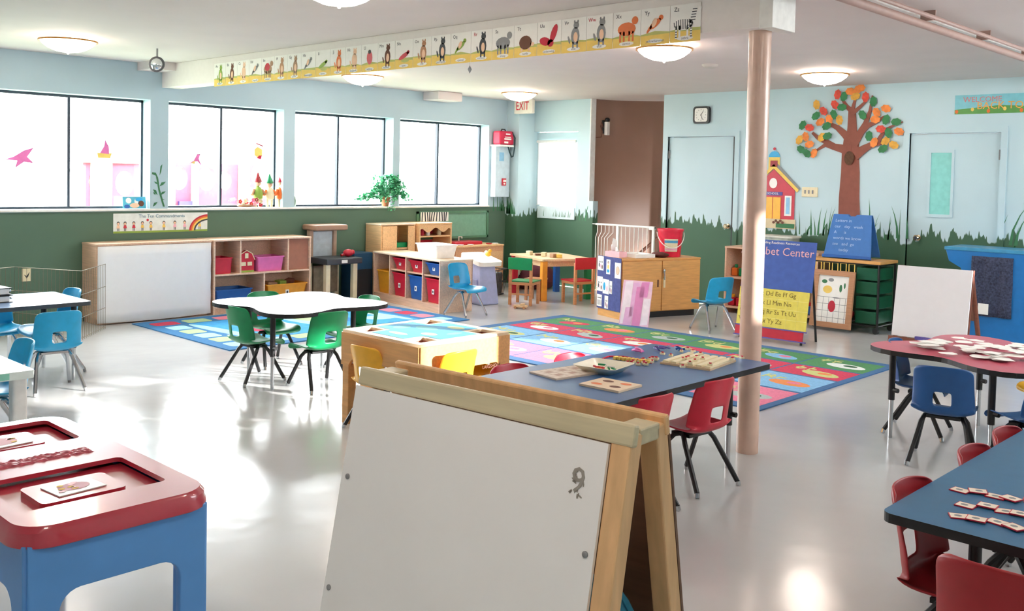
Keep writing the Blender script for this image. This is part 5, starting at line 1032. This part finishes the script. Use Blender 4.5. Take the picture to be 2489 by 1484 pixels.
t = thing('fire_alarm', 'small red and white fire alarm pull box on the pale cabinet', 'fire alarm', (XW+.103, 9.62, 1.43)); q = MB(); q.T = LEFTW(0, 0, 0); q.box(-.035, -.05, 0, .035, .05, .02, 0); q.box(-.025, .0, .02, .03, .03, .024, 1); q.disc(.0, -.025, .02, .012, .0205, 1); q.build('box', [P['red'], P['paper']], t)
t = thing('exit_sign', 'white exit sign with red letters hanging from the ceiling in the corner', 'exit sign', (-9.12, 9.72, 2.38)); MB().box(-.17, -.03, 0, .17, .03, .195).build('housing', mat('sign_white', '#e0dacd', .5), t, bevel=.01); MB().box(-.05, -.02, .195, .05, .02, ZC-2.38).build('stem', P['white'], t)
text('EXIT', .165, mat('exit_red', '#d01838', .5), t, FAR(-.01, -.032, .1), sx=.72)
t = thing('convex_mirror', 'round silver mirror ball lamp with dark rim hanging by the beam', 'mirror', (-8.25, 4.0, 2.44)); q = MB(); q.T = frame((0, 0, 0), (.72, .69, 0), (0, 0, 1)); q.lathe([(.062, -.01), (.07, .0), (.07, .012), (.06, .014)], 24); q.build('rim', P['dark'], t, smooth=True)
q = MB(); q.T = frame((0, 0, 0), (.72, .69, 0), (0, 0, 1)); q.lathe([(.061, .004), (.045, .022), (.02, .03), (.001, .032)], 20, cap=False); q.lathe([(.061, .002), (.001, .001)], 20, cap=False); q.build('glass', mat('mirror', '#e8ecee', .08, 1), t, smooth=True); MB().tube([(0, 0, .068), (0, 0, .14)], .009, 8).build('hook', P['grey'], t, smooth=True)
t = thing('ceiling_charm', 'tiny grey diamond charm hanging from the beam under the turtle card', 'ornament', (-5.0, 4.75, 2.27)); MB().add([(0, 0, -.03), (.02, 0, 0), (0, .02, 0), (-.02, 0, 0), (0, -.02, 0), (0, 0, .03)], [(0, 1, 2), (0, 2, 3), (0, 3, 4), (0, 4, 1), (5, 2, 1), (5, 3, 2), (5, 4, 3), (5, 1, 4)]).build('gem', P['grey'], t); MB().tube([(0, 0, .03), (0, 0, .076)], .001, 4).build('thread', P['grey'], t)
t = thing('smoke_detector', 'small flat grey ceiling detector left of the far lamp', 'smoke detector', (-4.85, 7.65, ZC)); MB().lathe([(.001, -.03), (.05, -.03), (.07, -.015), (.075, 0)], 20).build('case', mat('det_grey', '#c8c2ba', .6), t, smooth=True)
# window stickers
def sticker(px, py, polys, label):
    p = at(px, py, 0, XW-.178); t = thing('window_sticker', label, 'sticker', p, 0, 'pink stickers on the window panes'); q = MB(); q.T = LEFTW(0, 0, 0); q2 = []
    for k, (pts, m_) in enumerate(polys): q.prism(pts, .0004*k, .0004*k+.0004, m_)
    q.build('sticker_film', [P['pink'], P['ochre'], P['red']], t)
sticker(50, 388, [([(-.14, .0), (-.06, .03), (.03, .09), (.12, .12), (.06, .03), (.12, -.03), (.03, -.02), (-.05, -.08), (-.03, -.01)], 0)], 'bright pink bird sticker on the leftmost window pane')
sticker(253, 362, [([(-.06, -.09), (.06, -.09), (.08, -.04), (-.07, -.04)], 1), ([(-.04, -.04), (.0, .03), (.01, .1), (.05, .02), (.05, -.05)], 0)], 'pink bird on a yellow nest sticker on the first window')
sticker(475, 385, [([(-.08, -.06), (-.02, -.02), (.02, .05), (.06, .05), (.04, .0), (.07, -.07), (.02, -.03)], 0), ([(-.05, -.05), (0, -.02), (-.01, -.06)], 1)], 'pink and yellow bird sticker on the left pane of the second window')
sticker(628, 367, [([(-.05, -.05), (.0, -.08), (.05, -.06), (.05, .02), (-.01, .05), (-.05, .02)], 1), ([(-.02, -.08), (.03, -.09), (.05, -.05), (.01, -.05)], 2), ([(-.03, .08), (.06, .05), (.06, .065), (-.03, .095)], 2)], 'yellow and red face sticker on the right pane of the second window')

# ---------------------------------------------------------------- on the sill
SZ2 = SZ+.001
t = thing('photo_stand', 'standing blue photo picture on the sill by the first pier', 'picture', (XW-.07, 4.41, SZ2)); q = MB(); q.T = Matrix.Rotation(-.15, 4, 'Y') @ LEFTW(0, 0, 0); q.box(-.12, 0, 0, .12, .12, .006, 0)
for u, v, a_, b_, k in ((-.06, .08, .03, .03, 1), (.05, .09, .04, .02, 2), (.0, .03, .05, .025, 3), (.07, .05, .03, .03, 4), (-.08, .02, .03, .02, 5), (.02, .07, .02, .03, 1)): q.disc(u, v, a_, b_, .0064+.0004*k, k)
q.build('photo', [mat('photo_teal', '#4fb0c8', .4), P['paper'], P['sky'], P['skin'], P['brown'], P['blue']], t)
def gnome(y, hat, coat, arm, label, x=XW-.08, s_=1):
    t = thing('gnome_figure', label, 'figurine', (x, y, SZ2)); t.scale = (s_*1.1, s_*1.05, s_)
    MB().tube([(0, -.025, 0), (0, -.03, .1)], .016, 8).tube([(0, .025, 0), (0, .03, .1)], .016, 8).build('leg', P['cream'], t, smooth=True)
    MB().lathe([(.02, .08), (.05, .1), (.055, .15), (.04, .21), (.02, .235), (.005, .24)], 14).build('coat', P[coat], t, smooth=True); MB().tube([(0, -.045, .2), (.02, -.08, .14)], .016, 8).build('arm', P[arm], t, smooth=True); MB().tube([(0, .045, .2), (.02, .08, .14)], .016, 8).build('arm', P[arm], t, smooth=True)
    h_ = MB().ball((0, 0, .27), .036).build('head', P['skin'], t, smooth=True); MB().ball((.036, -.012, .278), .004).ball((.036, .012, .278), .004).build('eye', P['black'], h_, smooth=True); MB().lathe([(.045, .285), (.042, .3), (.024, .34), (.008, .385), (.001, .395)], 14).build('hat', P[hat], t, smooth=True); MB().ball((.038, 0, .268), .008).build('nose', P['skin'], h_, smooth=True)
gnome(5.84, 'maroon', 'lime', 'brownw', 'gnome doll with a dark red hat and green coat on the sill, leftmost'); gnome(5.99, 'green', 'cream', 'orange', 'gnome doll with a green hat and cream coat on the sill, middle', s_=.96); gnome(6.14, 'red', 'orange', 'orange', 'gnome doll with a red hat and orange coat on the sill, rightmost', s_=1.0)
rg = random.Random(2)
t = thing('floral_spray', 'cluster of red, pink and cream flowers on the sill left of the gnomes', 'flowers', (XW-.06, 5.69, SZ2))
MB().ball((0, 0, .02), (.04, .12, .02)).build('foliage', P['tan'], t, smooth=True)
for k in range(16):
    c_ = ['red', 'pink', 'cream', 'red', 'ltpink', 'cream', 'maroon'][k % 7]; x, y, z = rg.uniform(-.03, .05), rg.uniform(-.12, .16), rg.uniform(.03, .1)
    q = MB(); q.ball((x, y, z), .009, 1, 6, 4)
    for i in range(5): a = 2*PI*i/5; q.ball((x+.006, y+.016*math.cos(a), z+.016*math.sin(a)), (.005, .012, .012), 0, 6, 4)
    q.build('flower', [P[c_], P['ochre']], t, smooth=True)
t = thing('glass_jar', 'round grey-green glass jar on the sill beside the second pier', 'jar', (XW-.06, 6.275, SZ2)); MB().lathe([(.035, 0), (.05, .02), (.055, .07), (.045, .12), (.03, .135), (.034, .15)], 20).build('jar', mat('jar_glass', '#8fa898', .1, var=.2), t, smooth=True)
t = thing('potted_ivy', 'green ivy in a small terracotta pot trailing over the sill', 'plant', (XW-.04, 7.64, SZ2))
MB().lathe([(.04, 0), (.06, .1), (.066, .1), (.066, .12), (.056, .12), (.05, .09), (.001, .09)], 20).build('pot', mat('terracotta', '#b5704a', .7), t, smooth=True)
stems, leaf = MB(), MB()
def lf(p, s_):
    p = Vector(p)
    if 7.64+p[1] > 7.66 and p[0] < .055: p[0] = .055+abs(p[0])*.3
    d1 = Vector((rg.uniform(-1, 1), rg.uniform(-1, 1), rg.uniform(-.6, .8))).normalized(); d2 = d1.cross(Vector((rg.uniform(-1, 1), rg.uniform(-1, 1), 1))).normalized(); p = Vector(p)
    leaf.poly([p, p+d1*s_*.4+d2*s_*.45, p+d1*s_, p+d1*s_*.4-d2*s_*.45], rg.randrange(2))
for k in range(64):
    a = rg.uniform(0, 2*PI); side = rg.random(); L_ = rg.uniform(.15, .38); dy = math.cos(a)*L_*(1.1); dx = abs(math.sin(a))*L_*.45-.03; up_ = rg.uniform(.05, .3)
    if k < 9: dy = -rg.uniform(.25, .5); up_ = rg.uniform(-.0, .08)
    pts = [(0, 0, .1), (dx*.4, dy*.4, .1+up_), (dx*.8, dy*.8, .1+up_*.9), (dx, dy, .1+up_*.5 - (.03 if k < 9 else .06))]
    pts = [(max(-.1 if p[1] < .02 else .05, p[0]), p[1], max(p[2], .012)) for p in pts]
    stems.tube(pts, .0018, 4)
    for i in range(20):
        t_ = rg.uniform(.2, 1)*3; j = min(2, int(t_)); f_ = t_-j; p = Vector(pts[j]).lerp(Vector(pts[j+1]), f_); lf(p+Vector((rg.uniform(-.012, .012),)*3), rg.uniform(.028, .05))
for k in range(3):
    y_ = [-.0, .05, -.06][k]; pts = [(0, y_, .1), (.08, y_, .08), (.10, y_+.02, -.02), (.1, y_+.01, -.09+.02*k)]; stems.tube(pts, .0018, 4)
    for i in range(12): f_ = rg.random(); lf(Vector(pts[1]).lerp(Vector(pts[3]), f_)+Vector((.012, 0, 0)), .028)
stems.build('stem', P['grass'], t); leaf.build('foliage', [mat('ivy_dark', '#3fa070', .5), mat('ivy_light', '#74d8a4', .5)], t)

# ================================================================ ALPHABET FRIEZE ON THE BEAM
t = thing('alphabet_frieze', 'long strip of animal alphabet cards pinned along the white ceiling beam', 'alphabet strip', (0, 4.658, 0)); xa, xb, zb, zt = -8.43, -3.02, 2.305, 2.52; cw = (xb-xa)/26
names = 'alligator bear cat dragonfly elephant fox giraffe hummingbird iguana jaguar kangaroo ladybug monkey newt owl porcupine quetzal raccoon sheep turtle underwing vole wolf xantus yellowhammer zebra'.split()
sp_ = {'alligator': ('lime', 'u'), 'bear': ('brown', 'u'), 'cat': ('skin', 'u'), 'dragonfly': ('grey', 'f'), 'elephant': ('tan', 'q'), 'fox': ('brownw', 'u'), 'giraffe': ('tan', 'u'), 'hummingbird': ('grey', 'f'), 'iguana': ('lime', 'l'), 'jaguar': ('orange', 'u'), 'kangaroo': ('skin', 'u'), 'ladybug': ('red', 'b'), 'monkey': ('brown', 'u'), 'newt': ('red', 'l'), 'owl': ('brownw', 'u'), 'porcupine': ('dark', 'u'), 'quetzal': ('lime', 'f'), 'raccoon': ('dark', 'u'), 'sheep': ('grey', 'q'), 'turtle': ('brown', 't'), 'underwing': ('red', 'w'), 'vole': ('grey', 'u'), 'wolf': ('grey', 'u'), 'xantus': ('orange', 'q'), 'yellowhammer': ('orange', 'f'), 'zebra': ('dark', 'z')}
MK = ['paper', 'ochre', 'lime'] ; 
for k, nm in enumerate(names):
    cx = xa+(k+.5)*cw; M = FAR(cx, -.0, zb); c_, kd = sp_[nm]; q = MB(); q.T = M; hw_ = cw/2-.0012; H_ = zt-zb
    q.box(-hw_, 0, 0, hw_, H_, .0018, 0); q.poly([(-hw_, 0, .0021), (hw_, 0, .0021), (hw_, .07+.01*math.sin(k+1), .0021), (0, .078, .0021), (-hw_, .07+.01*math.sin(k), .0021)], 1)
    q.poly([(-hw_, .065+.01*math.sin(k), .0023), (hw_, .06, .0023), (hw_, .07+.01*math.sin(k+1), .0023), (0, .08, .0023), (-hw_, .072+.01*math.sin(k), .0023)], 2)
    z_ = .0027; q.T = M @ Matrix.Translation((0, -.04, 0)) @ Matrix.Diagonal((1.35, 1.35, 1, 1))
    if kd == 'u':
        q.disc(.01, .105, .026, .042, z_, 3); q.disc(.015, .155, .017, .016, z_, 3)
        q.disc(.005, .172, .005, .008, z_, 3, 6); q.disc(.025, .172, .005, .008, z_, 3, 6); q.rect(-.008, .05, .002, .08, z_, 3); q.rect(.018, .05, .028, .08, z_, 3); q.disc(-.028, .09, .02, .006, z_, 3, 8, 1.9); q.disc(.012, .1, .013, .024, z_+.0003, 4)
    elif kd == 'q':
        q.disc(0, .11, .05, .03, z_, 3); q.disc(.045, .145, .018, .018, z_, 3)
        for u in (-.035, -.015, .015, .035): q.rect(u-.005, .055, u+.005, .1, z_, 3)
        if nm == 'elephant': q.disc(-.005, .125, .03, .026, z_+.0003, 5)
    elif kd == 'z':
        q.disc(-.01, .105, .05, .026, z_, 6); q.poly([(.015, .11, z_), (.045, .1, z_), (.06, .165, z_), (.035, .17, z_)], 6); q.disc(.06, .172, .022, .012, z_, 6, 10, -.5)
        for u in (-.045, -.028, .012, .03): q.rect(u-.005, .045, u+.005, .1, z_, 6)
        for i in range(9): hh = .021*math.sqrt(max(0, 1-((i-4)*.011/.05)**2)); u = -.01+(i-4)*.011; q.poly([(u-.002, .105-hh, z_+.0003), (u+.002, .105-hh, z_+.0003), (u, .105+hh, z_+.0003), (u-.004, .105+hh, z_+.0003)], 3)
        for i in range(5): q.rect(.024+.003*i, .118+.011*i, .05+.002*i, .122+.011*i, z_+.0003, 3)
        for i in range(4): q.rect(-.05, .05+.011*i, -.04, .054+.011*i, z_+.0003, 3); q.rect(.025, .05+.011*i, .035, .054+.011*i, z_+.0003, 3)
    elif kd == 't': q.disc(0, .1, .042, .034, z_, 3); q.disc(.045, .09, .014, .01, z_, 4); q.rect(-.03, .058, -.018, .075, z_, 4); q.rect(.018, .058, .03, .075, z_, 4)
    elif kd == 'w': q.disc(.03, .13, .018, .045, z_, 3, 14, -.4); q.disc(-.025, .095, .036, .02, z_, 3, 14, -.2); q.disc(.01, .085, .02, .018, z_, 3)
    elif kd == 'b': q.disc(0, .11, .026, .038, z_, 3); q.disc(0, .145, .014, .012, z_+.0003, 7)
    elif kd == 'l': q.disc(0, .1, .048, .013, z_, 3, 14, .4); q.disc(.035, .118, .014, .01, z_, 3, 10, .4); q.disc(.01, .075, .035, .012, z_-.0002, 2)
    else: q.disc(.0, .12, .036, .014, z_, 3, 12, .6); q.disc(.03, .145, .012, .011, z_, 3); q.disc(-.03, .1, .025, .007, z_, 3, 8, .9); q.disc(-.005, .125, .012, .022, z_+.0003, 4, 8, -.5)
    q.T = M; q.build('card', [P['paper'], P['ochre'], mat('card_grass', '#bcc070', .7), P[c_], P['skin'], P['red'], P['paper'], P['black']], t)
    lc = P['red'] if nm in ('wolf', 'raccoon') else P['dark']
    L_ = nm[0].upper()+nm[0]; text(L_, .034, lc, t, M @ Matrix.Translation((-.06, .188, .0026)), 'letter', ex=.0002)
    q = MB(); q.T = M; q.disc(0, .022, .055, .013, .0025, 0, 14); q.build('name_tag', P['paper'], t); text(nm, .022, P['grey'], t, M @ Matrix.Translation((0, .022, .003)), 'name_lettering', ex=.0002)
